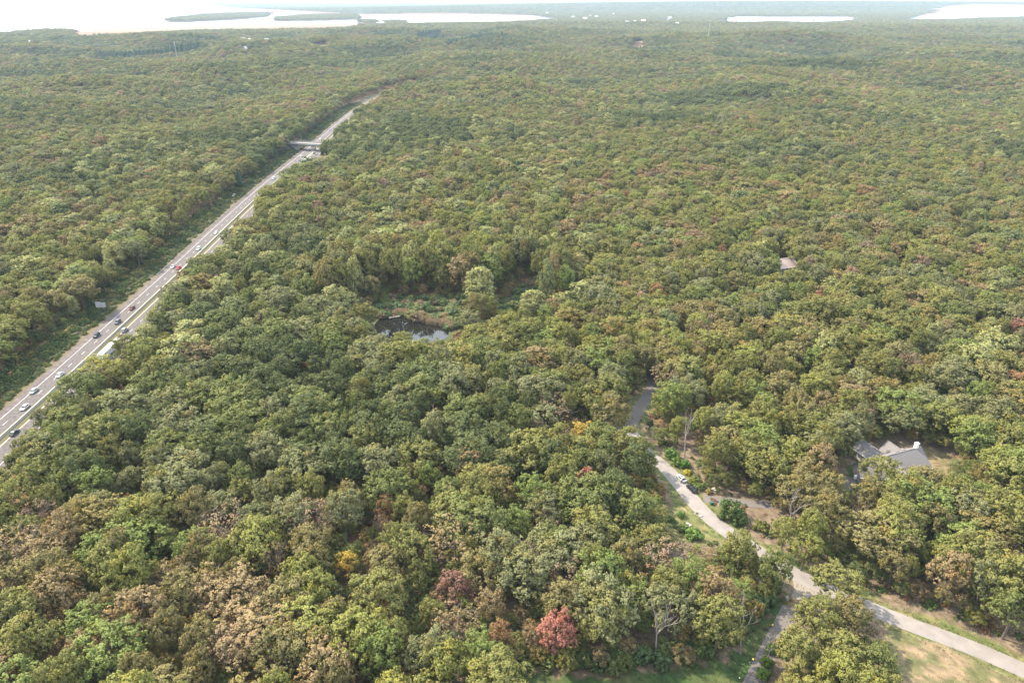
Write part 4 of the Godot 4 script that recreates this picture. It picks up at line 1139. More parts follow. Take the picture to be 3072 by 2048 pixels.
func nets(bones: Array, lo: Vector3, hi: Vector3, cell: float) -> Buf:
	var nx := int((hi.x - lo.x) / cell) + 1
	var ny := int((hi.y - lo.y) / cell) + 1
	var nz := int((hi.z - lo.z) / cell) + 1
	var f := PackedFloat32Array()
	f.resize(nx * ny * nz)
	var who := PackedInt32Array()
	who.resize(nx * ny * nz)
	for y in ny:
		for z in nz:
			for x in nx:
				var p := lo + Vector3(x, y, z) * cell
				var d := 1.0
				var near := 1.0
				var w := 0
				for k in bones.size():
					var q: Array = bones[k]
					var a: Vector3 = q[0]
					var ab: Vector3 = q[1] - a
					var t := clampf((p - a).dot(ab) / ab.length_squared(), 0, 1)
					var e := p.distance_to(a + ab * t) - lerpf(q[2], q[3], t)
					if e < near:
						near = e
						w = k
					var h := clampf(0.5 + 0.5 * (d - e) / 0.03, 0, 1)
					d = lerpf(d, e, h) - 0.03 * h * (1 - h)
				f[(y * nz + z) * nx + x] = d
				who[(y * nz + z) * nx + x] = w
	var b := Buf.new()
	var id := {}
	for y in ny - 1:
		for z in nz - 1:
			for x in nx - 1:
				var sum := Vector3.ZERO
				var n := 0
				var c := []
				for k in 8: c.append(f[((y + (k >> 1 & 1)) * nz + z + (k >> 2 & 1)) * nx + x + (k & 1)])
				for e in [[0, 1], [2, 3], [4, 5], [6, 7], [0, 2], [1, 3], [4, 6], [5, 7], [0, 4], [1, 5], [2, 6], [3, 7]]:
					var u: float = c[e[0]]
					var v: float = c[e[1]]
					if (u < 0) == (v < 0): continue
					var pa := Vector3(e[0] & 1, e[0] >> 1 & 1, e[0] >> 2 & 1)
					var pb := Vector3(e[1] & 1, e[1] >> 1 & 1, e[1] >> 2 & 1)
					sum += pa.lerp(pb, u / (u - v))
					n += 1
				if n == 0: continue
				id[(y * nz + z) * nx + x] = b.v.size()
				b.v.append(lo + (Vector3(x, y, z) + sum / n) * cell)
				b.n.append(Vector3(c[1] + c[3] + c[5] + c[7] - c[0] - c[2] - c[4] - c[6], c[2] + c[3] + c[6] + c[7] - c[0] - c[1] - c[4] - c[5], c[4] + c[5] + c[6] + c[7] - c[0] - c[1] - c[2] - c[3]).normalized())
				b.c.append(bones[who[(y * nz + z) * nx + x]][4])
	var dx := 1
	var dy := nz * nx
	var dz := nx
	for y in range(1, ny - 1):
		for z in range(1, nz - 1):
			for x in range(1, nx - 1):
				var k := (y * nz + z) * nx + x
				for e in [[dx, dy, dz], [dy, dz, dx], [dz, dx, dy]]:
					var s0 := f[k] < 0
					if s0 == (f[k + e[0]] < 0): continue
					var q := [id.get(k, -1), id.get(k - e[1], -1), id.get(k - e[1] - e[2], -1), id.get(k - e[2], -1)]
					if q.has(-1): continue
					if s0: q.reverse()
					b.i.append_array(PackedInt32Array([q[0], q[1], q[2], q[0], q[2], q[3]]))
	return b

# ---------------------------------------------------------------- far things

func far_things() -> void:
	for q in [[Vector2(-880.6, -2004.9), 55.0, "slim white mast rising above the far woods by the shore"], [Vector2(651.0, -2558.9), 62.0, "slim pale mast on the hazy ridge before the lakes"], [Vector2(244.4, -4313.3), 75.0, "pale mast standing by the wide river mouth"]]:
		var p: Vector2 = q[0]
		var o := thing("radio_mast", q[2], "mast", Vector3(p.x, height(p.x, p.y), p.y), 0.3)
		var h: float = q[1]
		var r := 0.9
		for k in 3:
			var a := TAU * k / 3
			part("leg", tube_mesh(Vector3(cos(a) * r, 0, sin(a) * r), Vector3(cos(a) * r * 0.5, h, sin(a) * r * 0.5), 0.22, 0.16, 5), M.line, o)
		var lb := Buf.new()
		for k in int(h / 3):
			for s in 3:
				var a0 := TAU * s / 3
				var a1 := TAU * (s + 1) / 3
				var rr := r * (1 - 0.5 * k * 3 / h)
				lb.tube(Vector3(cos(a0) * rr, k * 3, sin(a0) * rr), Vector3(cos(a1) * rr, k * 3 + 3, sin(a1) * rr), 0.1, 0.1, 3)
		part("bracing", lb.mesh(), M.line, o)
		for k in 6:
			var a := TAU * k / 6
			part("antenna", box_mesh(Vector3(0.5, 2.6, 0.4)), M.line, o, Vector3(cos(a) * 1.6, h - 2.0, sin(a) * 1.6))
	var wall := mat(Color(0.42, 0.41, 0.4), 0.8)
	var roofs := [mat(Color(0.3, 0.29, 0.3), 0.9), mat(Color(0.5, 0.48, 0.46), 0.9), mat(Color(0.36, 0.25, 0.2), 0.9)]
	var spots := PackedVector2Array([Vector2(-959.4, -2746.9), Vector2(-928.3, -2707.2), Vector2(-906.7, -2687.8), Vector2(-869.9, -2726.9), Vector2(-665.5, -2425.7), Vector2(-674.6, -2631.0), Vector2(-1499.8, -2394.5), Vector2(-1398.3, -3686.7), Vector2(-1371.3, -3686.7), Vector2(-284.7, -2668.6), Vector2(-254.1, -2687.8), Vector2(-308.5, -2594.5), Vector2(-698.2, -2004.9), Vector2(327.0, -7375.2), Vector2(639.3, -6398.4), Vector2(661.4, -6095.1), Vector2(841.8, -4988.1), Vector2(661.2, -4171.8), Vector2(609.9, -4126.7), Vector2(857.5, -4039.2), Vector2(1189.8, -4171.8), Vector2(2152.2, -5566.4), Vector2(6243.8, -13085.1), Vector2(6009.8, -12262.7), Vector2(464.6, -5908.2), Vector2(521.4, -5566.4), Vector2(921.1, -7104.3), Vector2(1161.6, -5732.3)])
	for k in spots.size():
		var p := spots[k]
		var far := p.length() > 4500
		var o := thing("far_house", "tiny white house among the hazy woods far off" if far else "small white house in the far woods before the marsh", "house", Vector3(p.x, height(p.x, p.y) + 6.0, p.y), 0.0, "far houses in the haze" if far else "small houses before the marsh")
		var s := 1.6 if far else 1.1
		var turn := rng.randf() * PI
		var b := Buf.new()
		b.box(Vector3(-8, -6, -5) * s, Vector3(8, 6, 5) * s)
		part("wall", b.mesh(), wall, o, Vector3.ZERO, Vector3(0, turn, 0))
		var r := Buf.new()
		r.quad(Vector3(-8.6, 10.5, 0) * s, Vector3(8.6, 10.5, 0) * s, Vector3(8.6, 5.6, 5.8) * s, Vector3(-8.6, 5.6, 5.8) * s)
		r.quad(Vector3(8.6, 10.5, 0) * s, Vector3(-8.6, 10.5, 0) * s, Vector3(-8.6, 5.6, -5.8) * s, Vector3(8.6, 5.6, -5.8) * s)
		r.tri(Vector3(-8, 5.9, 5) * s, Vector3(-8, 5.9, -5) * s, Vector3(-8, 10.4, 0) * s)
		r.tri(Vector3(8, 5.9, -5) * s, Vector3(8, 5.9, 5) * s, Vector3(8, 10.4, 0) * s)
		part("roof", r.mesh(), roofs[k % 3], o, Vector3.ZERO, Vector3(0, turn, 0))
	var cut := far_cut
	struct("far_road", ribbon(cut, -9, 9, 3.0), M.asphalt, "pale road cut through the far forest")

# ---------------------------------------------------------------- plants

func shrubs() -> void:
	var sh := []
	for k in 5:
		sh.append(crown([1.0, 0.75, 0.4, 0.45, 14, 0.42, 8, 0.16, 7, 0.1, 0.6], Color(1.3, 1.0, 0.8), 0.1))
	# [place, radius, height factor, colour, label]
	var green := Color(0.068, 0.1, 0.03)
	var list := [
		[Vector2(69.9, -180.4), 3.6, 1.3, green, "large bright green bush beside the dark driveway"],
		[Vector2(72.0, -177.5), 2.4, 1.1, green, "green bush below the large bright green one"],
		[Vector2(78.0, -174.1), 2.2, 1.2, Color(0.11, 0.12, 0.03), "olive bush on the reddish leaf litter"],
		[Vector2(80.1, -172.0), 1.5, 0.9, Color(0.09, 0.11, 0.06), "small grey green bush near the dead trunk"],
		[Vector2(54.1, -180.7), 1.15, 1.35, Color(0.09, 0.16, 0.035), "round clipped green bush on the verge lawn"],
		[Vector2(57.4, -172.4), 1.2, 1.2, Color(0.15, 0.15, 0.05), "round olive tuft bush on the verge lawn"],
		[Vector2(61.3, -203.4), 1.3, 0.9, Color(0.3, 0.27, 0.03), "yellow flowering bush behind the silver car"],
		[Vector2(62.8, -198.1), 1.9, 1.0, Color(0.12, 0.14, 0.04), "loose green shrub beside the black car"],
		[Vector2(63.5, -195.2), 1.6, 1.0, Color(0.1, 0.13, 0.035), "shrub at the leaf litter edge behind the black car"],
		[Vector2(58.8, -209.3), 2.0, 1.0, Color(0.09, 0.14, 0.03), "green shrub at the bend of the road"],
		[Vector2(61.2, -208.1), 1.8, 1.1, Color(0.07, 0.15, 0.03), "fresh green shrub at the foot of the dead tree"],
		[Vector2(57.8, -213.4), 2.4, 1.0, Color(0.08, 0.14, 0.035), "spreading shrub where the road leaves the woods"],
		[Vector2(66.1, -193.0), 1.2, 0.8, Color(0.2, 0.16, 0.06), "tan shrub near the pale boulders"],
		[Vector2(56.0, -171.1), 2.6, 0.7, Color(0.09, 0.15, 0.035), "low green thicket beside the verge lawn"],
		[Vector2(53.6, -174.4), 1.8, 0.8, Color(0.1, 0.13, 0.04), "low thicket behind the round clipped bush"],
		[Vector2(65.7, -128.5), 1.3, 1.5, Color(0.13, 0.2, 0.03), "bright lime hedge bush lining the driveway"],
		[Vector2(63.6, -124.5), 1.4, 1.5, Color(0.13, 0.2, 0.03), "bright lime hedge bush lining the driveway"],
		[Vector2(61.5, -120.6), 1.5, 1.5, Color(0.13, 0.2, 0.03), "bright lime hedge bush lining the driveway"],
		[Vector2(68.0, -129.0), 1.6, 1.6, Color(0.18, 0.16, 0.04), "golden green hedge bush behind the lime hedge"],
	]
	for q in list:
		var p: Vector2 = q[0]
		var o := thing("shrub", q[4], "shrub", Vector3(p.x, 0.02, p.y), rng.randf() * TAU, "shrubs beside the side road")
		o.scale = Vector3(q[1], q[1] * q[2], q[1])
		part("foliage", sh[rng.randi() % 5], leaf_mat(q[3]), o)
		var sb := Buf.new()
		for k in 4:
			var a := TAU * k / 4 + 0.4
			sb.tube(Vector3(0, -0.05, 0), Vector3(cos(a) * 0.3, 0.5, sin(a) * 0.3), 0.03, 0.015, 4)
		part("stem", sb.mesh(), M.bark, o)
	# bushes of the pond clearing and along lawn edges
	var pm := [leaf_mat(Color(0.1, 0.125, 0.05)), leaf_mat(Color(0.08, 0.115, 0.05)), leaf_mat(Color(0.19, 0.15, 0.075)), leaf_mat(Color(0.15, 0.115, 0.07)), leaf_mat(Color(0.13, 0.15, 0.055)), leaf_mat(Color(0.07, 0.11, 0.035))]
	var pl := ["grey green bush in the pond clearing", "dark green bush in the pond clearing", "straw coloured bush in the pond clearing", "rusty bush in the pond clearing", "yellow green bush in the pond clearing"]
	var n := 0
	var clear: PackedVector2Array = no_trees[1]
	var tries := 0
	while n < 170 and tries < 9000:
		tries += 1
		var p := Vector2(rng.randf_range(-85, 60), rng.randf_range(-450, -300))
		if not Geometry2D.is_point_in_polygon(p, clear) or Geometry2D.is_point_in_polygon(p, pond) or Geometry2D.is_point_in_polygon(p * 1.022, pond) or Geometry2D.is_point_in_polygon(p + Vector2(0, -2), pond): continue
		var c: int = [0, 1, 4, 0, 2, 1, 4, 3][n % 8]
		var o := thing("bush", pl[c] + (" on the bank by the water" if p.distance_to(Vector2(-48, -330)) < 24 else " below the tall back trees" if p.y < -362 else " towards the small pool" if p.x > -15 else " among the weeds"), "shrub", Vector3(p.x, 0.02, p.y), rng.randf() * TAU, pl[c].replace(" bush", " bushes"))
		var s := rng.randf_range(1.3, 3.3)
		o.scale = Vector3(s, s * rng.randf_range(0.6, 1.0), s)
		part("foliage", sh[n % 5], pm[c], o)
		n += 1
	# thicket at the wood's edge along the lawn
	var edge := smooth_path(PackedVector2Array([Vector2(2.0, -121.1), Vector2(9.4, -122.8), Vector2(18.5, -123.0), Vector2(28.3, -122.5), Vector2(37.7, -124.0), Vector2(47.3, -125.9), Vector2(54.8, -129.0), Vector2(61.3, -133.7), Vector2(67.6, -139.8), Vector2(73.2, -145.7)]), 2.4)
	for k in edge.size():
		for j in 2:
			var p := edge[k] + Vector2(rng.randf_range(-1, 1), rng.randf_range(-3.5, -0.5) - j * 2.0)
			var o := thing("bush", ["upper", "lower"][j] + " green bush of the lawn thicket " + ("below the red crowned maple" if p.x < 22 else "before the white forked dead tree" if p.x < 42 else "round the grey leaning dead tree" if p.x < 62 else "near the stone pillar"), "shrub", Vector3(p.x, 0.02, p.y), rng.randf() * TAU, "thicket along the lawn")
			var s := rng.randf_range(1.4, 2.6)
			o.scale = Vector3(s, s * rng.randf_range(0.9, 1.4), s)
			part("foliage", sh[(k + j) % 5], pm[[0, 1, 4, 5, 5][rng.randi() % 5]], o)
	# weeds on the highway bank
	var spots := []
	var cols := []
	for k in 4200:
		var z := -170.0 - 1000.0 * pow(rng.randf(), 1.6)
		var off := -5.4 - 21.0 * pow(rng.randf(), 1.3)
		spots.append(Transform3D(Basis(Vector3.UP, rng.randf() * TAU).scaled(Vector3.ONE * rng.randf_range(0.5, 1.5) * (1.4 if off < -12 else 0.8)), Vector3(highway_x(z) + off, 0, z)))
		cols.append(vary(Color(0.07, 0.095, 0.03) if rng.randf() < 0.8 else Color(0.16, 0.14, 0.05), 0.3))
	var low := crown([1.0, 0.6, 0.3, 0.3, 8, 0.42, 6, 0.2, 4, 0.16, 0.6], Color.WHITE, 0.0)
	many("undergrowth", low, M.leaf, spots, cols, "dense weeds and brambles on the highway bank", "undergrowth")
	# undergrowth at the wood's edge beside the road, and tufts of grass
	spots = []
	cols = []
	for k in 1500:
		var q := side_road[rng.randi() % side_road.size()]
		var p := q + Vector2.from_angle(rng.randf() * TAU) * rng.randf_range(6.5, 16)
		if road_distance(p, side_road) < 6.3: continue
		if hides_open_ground(p.x, p.y, 1.0, 0.8) or in_any(p, no_trees): continue
		spots.append(Transform3D(Basis(Vector3.UP, rng.randf() * TAU).scaled(Vector3.ONE * rng.randf_range(0.5, 1.6)), Vector3(p.x, 0, p.y)))
		cols.append(vary([Color(0.07, 0.1, 0.03), Color(0.09, 0.12, 0.035), Color(0.17, 0.12, 0.06), Color(0.2, 0.11, 0.06)][rng.randi() % 4], 0.25))
	many("undergrowth", low, M.leaf, spots, cols, "low bushes and ferns at the wood's edge by the side road", "undergrowth")
	spots = []
	cols = []
	for k in 400:
		var p := Vector2(rng.randf_range(60, 110), rng.randf_range(-205, -150))
		if road_distance(p, side_road) < 4.4 or not in_any(p, [no_trees[4]]) or rng.randf() < 0.3: continue
		spots.append(Transform3D(Basis(Vector3.UP, rng.randf() * TAU).scaled(Vector3.ONE * rng.randf_range(0.25, 0.75)), Vector3(p.x, 0, p.y)))
		cols.append(vary([Color(0.1, 0.11, 0.04), Color(0.17, 0.12, 0.07), Color(0.2, 0.13, 0.08), Color(0.13, 0.13, 0.05)][rng.randi() % 4], 0.25))
	many("undergrowth", low, M.leaf, spots, cols, "low ferns and dry brush on the leaf strewn bank", "undergrowth")
	var tb := Buf.new()
	for k in 14:
		var a := rng.randf() * TAU
		var base := Vector3(cos(a), 0, sin(a)) * rng.randf() * 0.3
		var s := Vector3(cos(a + 1.5), 0, sin(a + 1.5)) * 0.03
		tb.tri(base - s, base + s, base + Vector3(rng.randf_range(-0.15, 0.15), rng.randf_range(0.12, 0.32), rng.randf_range(-0.15, 0.15)), vary(Color.WHITE, 0.2))
	spots = []
	cols = []
	for k in 9000:
		var q := side_road[rng.randi_range(int(side_road.size() * 0.3), side_road.size() - 1)]
		var p := q + Vector2.from_angle(rng.randf() * TAU) * rng.randf_range(2.7, 14)
		if k % 2: p = Vector2(rng.randf_range(30, 140), rng.randf_range(-150, -105))
		var d := road_distance(p, side_road)
		if d < 2.75: continue
		spots.append(Transform3D(Basis(Vector3.UP, rng.randf() * TAU).scaled(Vector3.ONE * rng.randf_range(0.6, 1.5)), Vector3(p.x, 0.0, p.y)))
		var green_here := d < 5 or p.x < 75
		cols.append(vary(Color(0.1, 0.135, 0.04) if green_here and rng.randf() < 0.75 else Color(0.46, 0.37, 0.22), 0.2))
	many("grass", tb.mesh(), M.leaf, spots, cols, "tufts of green and straw coloured grass by the side road", "grass")

func tree_color(k: String) -> Color:
	return {
		"olive": Color(0.143, 0.143, 0.045), "green": Color(0.116, 0.131, 0.042), "deep": Color(0.083, 0.098, 0.038), "grey": Color(0.143, 0.146, 0.067), "lime": Color(0.167, 0.172, 0.048), "bronze": Color(0.155, 0.136, 0.056),
		"tan": Color(0.200, 0.150, 0.077), "rose": Color(0.188, 0.131, 0.089), "fresh": Color(0.129, 0.159, 0.044), "amber": Color(0.171, 0.141, 0.050), "rust": Color(0.197, 0.114, 0.058), "red": Color(0.279, 0.120, 0.092), "wine": Color(0.176, 0.098, 0.073), "gold": Color(0.329, 0.234, 0.052),
		"pale": Color(0.213, 0.218, 0.088), "mint": Color(0.148, 0.166, 0.071), "pine": Color(0.044, 0.072, 0.035),
	}[k]

const LOOKS := {
	"olive": "olive green oak", "green": "mid green oak", "deep": "dark green oak", "grey": "greyish green oak", "lime": "yellow green oak", "bronze": "bronze tinged oak",
	"tan": "tan brown maple", "rose": "pinkish brown maple", "fresh": "fresh green maple", "amber": "amber tinted maple", "rust": "rust orange maple", "red": "red leaved maple", "wine": "dark wine red maple", "gold": "golden yellow maple",
	"pale": "tall pale green poplar", "mint": "tall mint green poplar", "pine": "dark evergreen pine",
}
const NORM := {"oak": 6.0, "maple": 5.2, "poplar": 4.8, "pine": 5.0}
const SPECIES := {"olive": "oak", "green": "oak", "deep": "oak", "grey": "oak", "lime": "oak", "bronze": "oak", "tan": "maple", "rose": "maple", "fresh": "maple", "amber": "maple", "rust": "maple", "red": "maple", "wine": "maple", "gold": "maple", "pale": "poplar", "mint": "poplar", "pine": "pine"}

var variants := {}
var trunks := []
var twigs := []
var look_mats := {}

func pick_look(x: float, z: float) -> String:
	var n := patch_noise.get_noise_2d(x * 0.35, z * 0.35)
	var wide := hill_noise.get_noise_2d(x * 1.4 + 7000, z * 1.4)
	var d := sqrt(x * x + z * z)
	var t := rng.randf()
	var brown := 0.13 + 0.25 * n + 0.18 * wide
	if x < 20 and z > -185: brown += 0.16
	if x > 60 and z < -230 and z > -600: brown += 0.04
	if z > -140 and x > 20: brown -= 0.15
	var palep := 0.03 if d > 300 else 0.0
	if d > 330 and d < 900 and x < 60: palep = 0.10 + 0.12 * n
	if t < brown:
		if rng.randf() < 0.035: return "rust" if rng.randf() < 0.7 else "wine"
		return ["tan", "tan", "amber", "amber", "rose", "bronze", "bronze", "bronze", "tan"][int(rng.randf() * 9)]
	if t < brown + palep: return "pale" if rng.randf() < 0.8 else "mint"
	if t < brown + palep + 0.008 and d > 500: return "pine"
	var u := rng.randf() * 0.62 + 0.18 + n * 0.7 + wide * 0.75 + 0.35 * patch_noise.get_noise_2d(x * 1.6 + 500, z * 1.6)
	if u < 0.12: return "deep"
	if u < 0.32: return "green"
	if u < 0.48: return "grey"
	if u < 0.82: return "olive"
	if u < 0.9: return "fresh"
	return "lime" if rng.randf() < 0.7 else "bronze"

var landmarks := []

func place_phrase(x: float, z: float, self_label: String) -> String:
	var p := Vector2(x, z)
	for m in landmarks:
		if m[1] != self_label and p.distance_to(m[0]) < m[2]: return m[1]
	var off := x - highway_x(z)
	if off < 0 and off > -45: return "beyond the highway bank"
	if off > 0 and off < 45: return "at the highway edge"
	if z > -330 and road_distance(p, side_road) < 17: return "beside the side road"
	if p.distance_to(Vector2(-40, -345)) < 75: return "round the pond clearing"
	if p.distance_to(Vector2(132, -203)) < 34: return "round the grey house"
	if z > -150 and x > 20: return "near the lawn"
	if x < -20 and z > -190: return "in the mixed wood"
	if x > 60: return "past the side road"
	if x < -110: return "nearer the highway"
	return "between pond and lawn"

func neighbour(all: Array, t: Array) -> String:
	var best := 18.0
	var out := ""
	for o in all:
		if o[5] == t[5]: continue
		var dd := Vector2(o[1] - t[1], o[2] - t[2]).length()
		if o[5] in ["olive", "green", "grey"]: dd += 4.0
		if dd < best:
			best = dd
			out = LOOKS[o[5]]
	return out

func place_tree(look: String, x: float, z: float, r: float, h: float, label := "", called := "", beside := "") -> void:
	var sp: String = SPECIES[look]
	var o := thing(called if called else sp + "_tree", label if label else ("small " if r < 5.0 else "broad " if r > 7.2 else "") + LOOKS[look] + (" next to " + ("an " if beside[0] in "aeiou" else "a ") + beside if beside else "") + " " + place_phrase(x, z, ""), "tree", Vector3(x, height(x, z), z), rng.randf() * TAU, "" if label else look + " " + sp + "s of the near forest")
	var cr: Array = variants[sp]
	var k := look_index(look, cr.size())
	var words: String = o.get_meta("label")
	if words.split(" ").size() > 16: o.set_meta("label", words.trim_prefix("small ").trim_prefix("broad "))
	o.scale = Vector3(r / NORM[sp] * rng.randf_range(0.85, 1.15), h / 16.0, r / NORM[sp] * rng.randf_range(0.85, 1.15))
	if look == "rose" or (look == "tan" and rng.randf() < 0.35):
		cr = variants.sparse
		k = rng.randi() % 3
		part("trunk", twigs[k], M.twig, o)
	else:
		part("trunk", trunks[k % trunks.size()], M.bark, o)
	if not look_mats.has(look): look_mats[look] = leaf_mat(tree_color(look))
	part("crown", cr[k], look_mats[look], o)

# every look wears three of its kind's crowns, so that few meshes are made
func look_index(look: String, n: int) -> int:
	return (absi(look.hash()) % n + rng.randi() % 3) % n

func forest() -> void:
	variants = {"oak": [], "maple": [], "poplar": [], "pine": [], "sparse": []}
	for k in 9:
		variants.oak.append(crown([rng.randf_range(5.2, 6.2), rng.randf_range(4.2, 5.6), 5.2, 10.6, rng.randi_range(32, 40), 1.65, 16, 0.5, 10, 0.24, 0.36], Color(1.25, 1.0, 0.8), 0.06))
	for k in 6:
		variants.maple.append(crown([rng.randf_range(4.4, 5.4), rng.randf_range(5.4, 6.4), 6.4, 9.6, rng.randi_range(34, 42), 1.35, 14, 0.45, 9, 0.22, 0.32], Color(1.2, 0.9, 0.75), 0.12))
	for k in 4:
		variants.poplar.append(crown([rng.randf_range(3.8, 4.8), rng.randf_range(7.2, 8.2), 7.4, 9.8, 40, 1.6, 13, 0.5, 9, 0.25, 0.42], Color(1.1, 1.05, 0.9), 0.1))
	for k in 3:
		variants.sparse.append(crown([rng.randf_range(4.2, 5.2), rng.randf_range(5.0, 6.0), 5.5, 9.8, 24, 1.5, 9, 0.5, 6, 0.2, 0.0], Color(1.2, 0.95, 0.8), 0.2))
	for k in 3: twigs.append(bare_tree_mesh(15.0, 0.24, 0.9, 6))
	for k in 2:
		variants.pine.append(conifer(true))
	for k in 5: trunks.append(trunk_mesh())
	var taken := []
	# trees one would know again, each where it stands
	var known := [
		["red", Vector2(11.1, -125.9), 5.0, 16.0, "red crowned maple above the thicket by the lawn"],
		["rust", Vector2(-2.9, -125.7), 3.4, 13.0, "narrow rust orange tree beside a yellow green crown"],
		["wine", Vector2(-14.6, -142.2), 4.6, 13.0, "dark wine red maple beside the glimpsed shaded lane"],
		["tan", Vector2(-13.8, -128.4), 5.6, 16.0, "broad tan crown with bare twigs showing through"],
		["lime", Vector2(-15.4, -115.0), 6.6, 17.0, "large yellow green crown at the foot of the wood"],
		["fresh", Vector2(-6.8, -119.1), 4.8, 17.0, "fresh green upright crown beside the rust orange tree"],
		["grey", Vector2(-19.3, -119.1), 5.4, 16.0, "bluish grey green crown beside the large yellow green one"],
		["gold", Vector2(25.5, -217.2), 4.0, 13.0, "bright yellow tree beside the pink twiggy crowns"],
		["rose", Vector2(19.6, -211.9), 4.0, 14.0, "pink brown twiggy crown touching a bright yellow tree"],
		["rose", Vector2(9.1, -217.6), 4.2, 14.0, "pink brown twiggy crown a little apart from the yellow tree"],
		["red", Vector2(24.6, -187.4), 3.8, 14.0, "sparse scarlet tree with pale branches showing"],
		["fresh", Vector2(6.6, -178.9), 5.4, 18.0, "tall bright green crown above a reddish gap"],
		["fresh", Vector2(1.2, -166.0), 4.8, 15.0, "bright green leafy crown at the reddish gap"],
		["gold", Vector2(-46.2, -151.3), 3.4, 12.0, "small orange gold tree among dull crowns"],
		["rust", Vector2(-3.4, -158.5), 4.0, 14.0, "reddish brown round crown by the reddish gap"],
		["rust", Vector2(-39.1, -174.5), 2.6, 13.0, "slim salmon orange tree between big green oaks"],
		["pale", Vector2(-88.0, -331.0), 6.5, 19.0, "tall pale green tree at the pond's left bank"],
		["pale", Vector2(-16.8, -348.9), 8.0, 22.0, "great pale tree with silvery lit crown behind the pond"],
		["pale", Vector2(10.9, -335.8), 6.5, 15.0, "rounded pale tree between the pool and the woods"],
		["pale", Vector2(36.3, -344.6), 7.5, 16.0, "wide pale green tree beyond the pool"],
		["pale", Vector2(26.2, -335.8), 5.5, 14.0, "pale green tree joined to the wide one beyond the pool"],
		["pale", Vector2(-55.4, -385.5), 4.4, 20.0, "slender pale tree rising behind the pond clearing"],
		["pale", Vector2(-49.1, -392.5), 5.0, 21.0, "taller slender pale tree rising behind the pond clearing"],
		["pale", Vector2(5.0, -425.8), 5.5, 20.0, "tall pale tree above the far meadow edge"],
		["mint", Vector2(23.9, -391.2), 6.0, 20.0, "mint green tree overlooking the meadow arm"],
		["lime", Vector2(-50.7, -296.5), 4.6, 11.0, "pale yellow green crown before the pond water"],
		["lime", Vector2(42.7, -366.4), 6.5, 18.0, "yellow green crown in the woods past the pool"],
		["olive", Vector2(121.8, -190.7), 6.0, 15.0, "yellowish olive tree growing before the grey house"],
		["bronze", Vector2(135.0, -189.3), 5.6, 13.0, "bronze green tree at the corner of the grey house"],
		["olive", Vector2(64.6, -154.7), 5.2, 15.0, "airy olive tree leaning over the pale road"],
		["green", Vector2(72.0, -148.1), 4.6, 15.0, "dark green tree hanging over the road by the apron"],
		["olive", Vector2(88.0, -143.0), 6.6, 13.0, "flat topped pale olive tree between road and woods"],
		["bronze", Vector2(86.0, -131.7), 4.6, 14.0, "brownish crown over the edge of the pale road"],
		["olive", Vector2(76.0, -129.6), 5.6, 15.0, "olive crown beside the driveway apron"],
		["olive", Vector2(67.8, -119.1), 5.4, 15.0, "olive crown behind the lime hedge"],
		["olive", Vector2(78.2, -117.7), 6.4, 16.0, "broad olive crown at the edge of the dry field"],
		["green", Vector2(85.3, -115.8), 5.0, 15.0, "green crown overhanging the dry field"],
		["rust", Vector2(93.9, -513.3), 7.0, 18.0, "rusty round crown in the middle forest"],
		["red", Vector2(154.3, -333.1), 5.5, 16.0, "dull red crown below the hidden cottage"],
		["rust", Vector2(75.0, -409.5), 6.0, 18.0, "large brown orange crown behind the meadow arm"],
		["tan", Vector2(73.2, -385.5), 6.5, 17.0, "tan bare looking crown before the brown orange one"],
		["pine", Vector2(59.8, -638.7), 5.0, 20.0, "dark evergreen pine in the middle forest"],
		["lime", Vector2(80.2, -162.8), 3.8, 14.0, "yellow green tree behind the leaf strewn bank"],
		["lime", Vector2(84.0, -156.9), 4.2, 13.0, "lime yellow tree at the foot of the bank"],
		["olive", Vector2(40.9, -206.1), 6.0, 16.0, "golden olive crown at the inner side of the bend"],
		["olive", Vector2(-174.4, -287.2), 5.4, 14.0, "yellow olive tree standing before the white trailer"],
	]
	for q in [[Vector2(11.1, -125.9), "beside the red crowned maple"], [Vector2(-2.9, -125.7), "beside the narrow rust orange tree"], [Vector2(-14.6, -142.2), "beside the wine red maple"], [Vector2(-15.4, -115.0), "beside the large yellow green crown"], [Vector2(25.5, -217.2), "beside the bright yellow tree"], [Vector2(9.1, -217.6), "beside the pink twiggy crown"], [Vector2(24.6, -187.4), "beside the sparse scarlet tree"], [Vector2(6.6, -178.9), "beside the tall bright green crown"], [Vector2(-46.2, -151.3), "beside the small orange gold tree"], [Vector2(-39.1, -174.5), "beside the slim salmon orange tree"], [Vector2(36.5, -127.8), "beside the white forked dead tree"], [Vector2(62.6, -213.6), "beside the tall dead tree"], [Vector2(85.2, -172.9), "beside the pale dead tree"], [Vector2(-27.9, -222.4), "beside the blackened dead tree"], [Vector2(-104.6, -377.0), "beside the wide leafless tree"], [Vector2(-174.4, -287.2), "near the white trailer truck"]]:
		landmarks.append([q[0], q[1], 16.0])
	for q in known:
		var p: Vector2 = q[1]
		var ht: float = q[3]
		place_tree(q[0], p.x, p.y, q[2], ht, q[4])
		taken.append([p, q[2]])
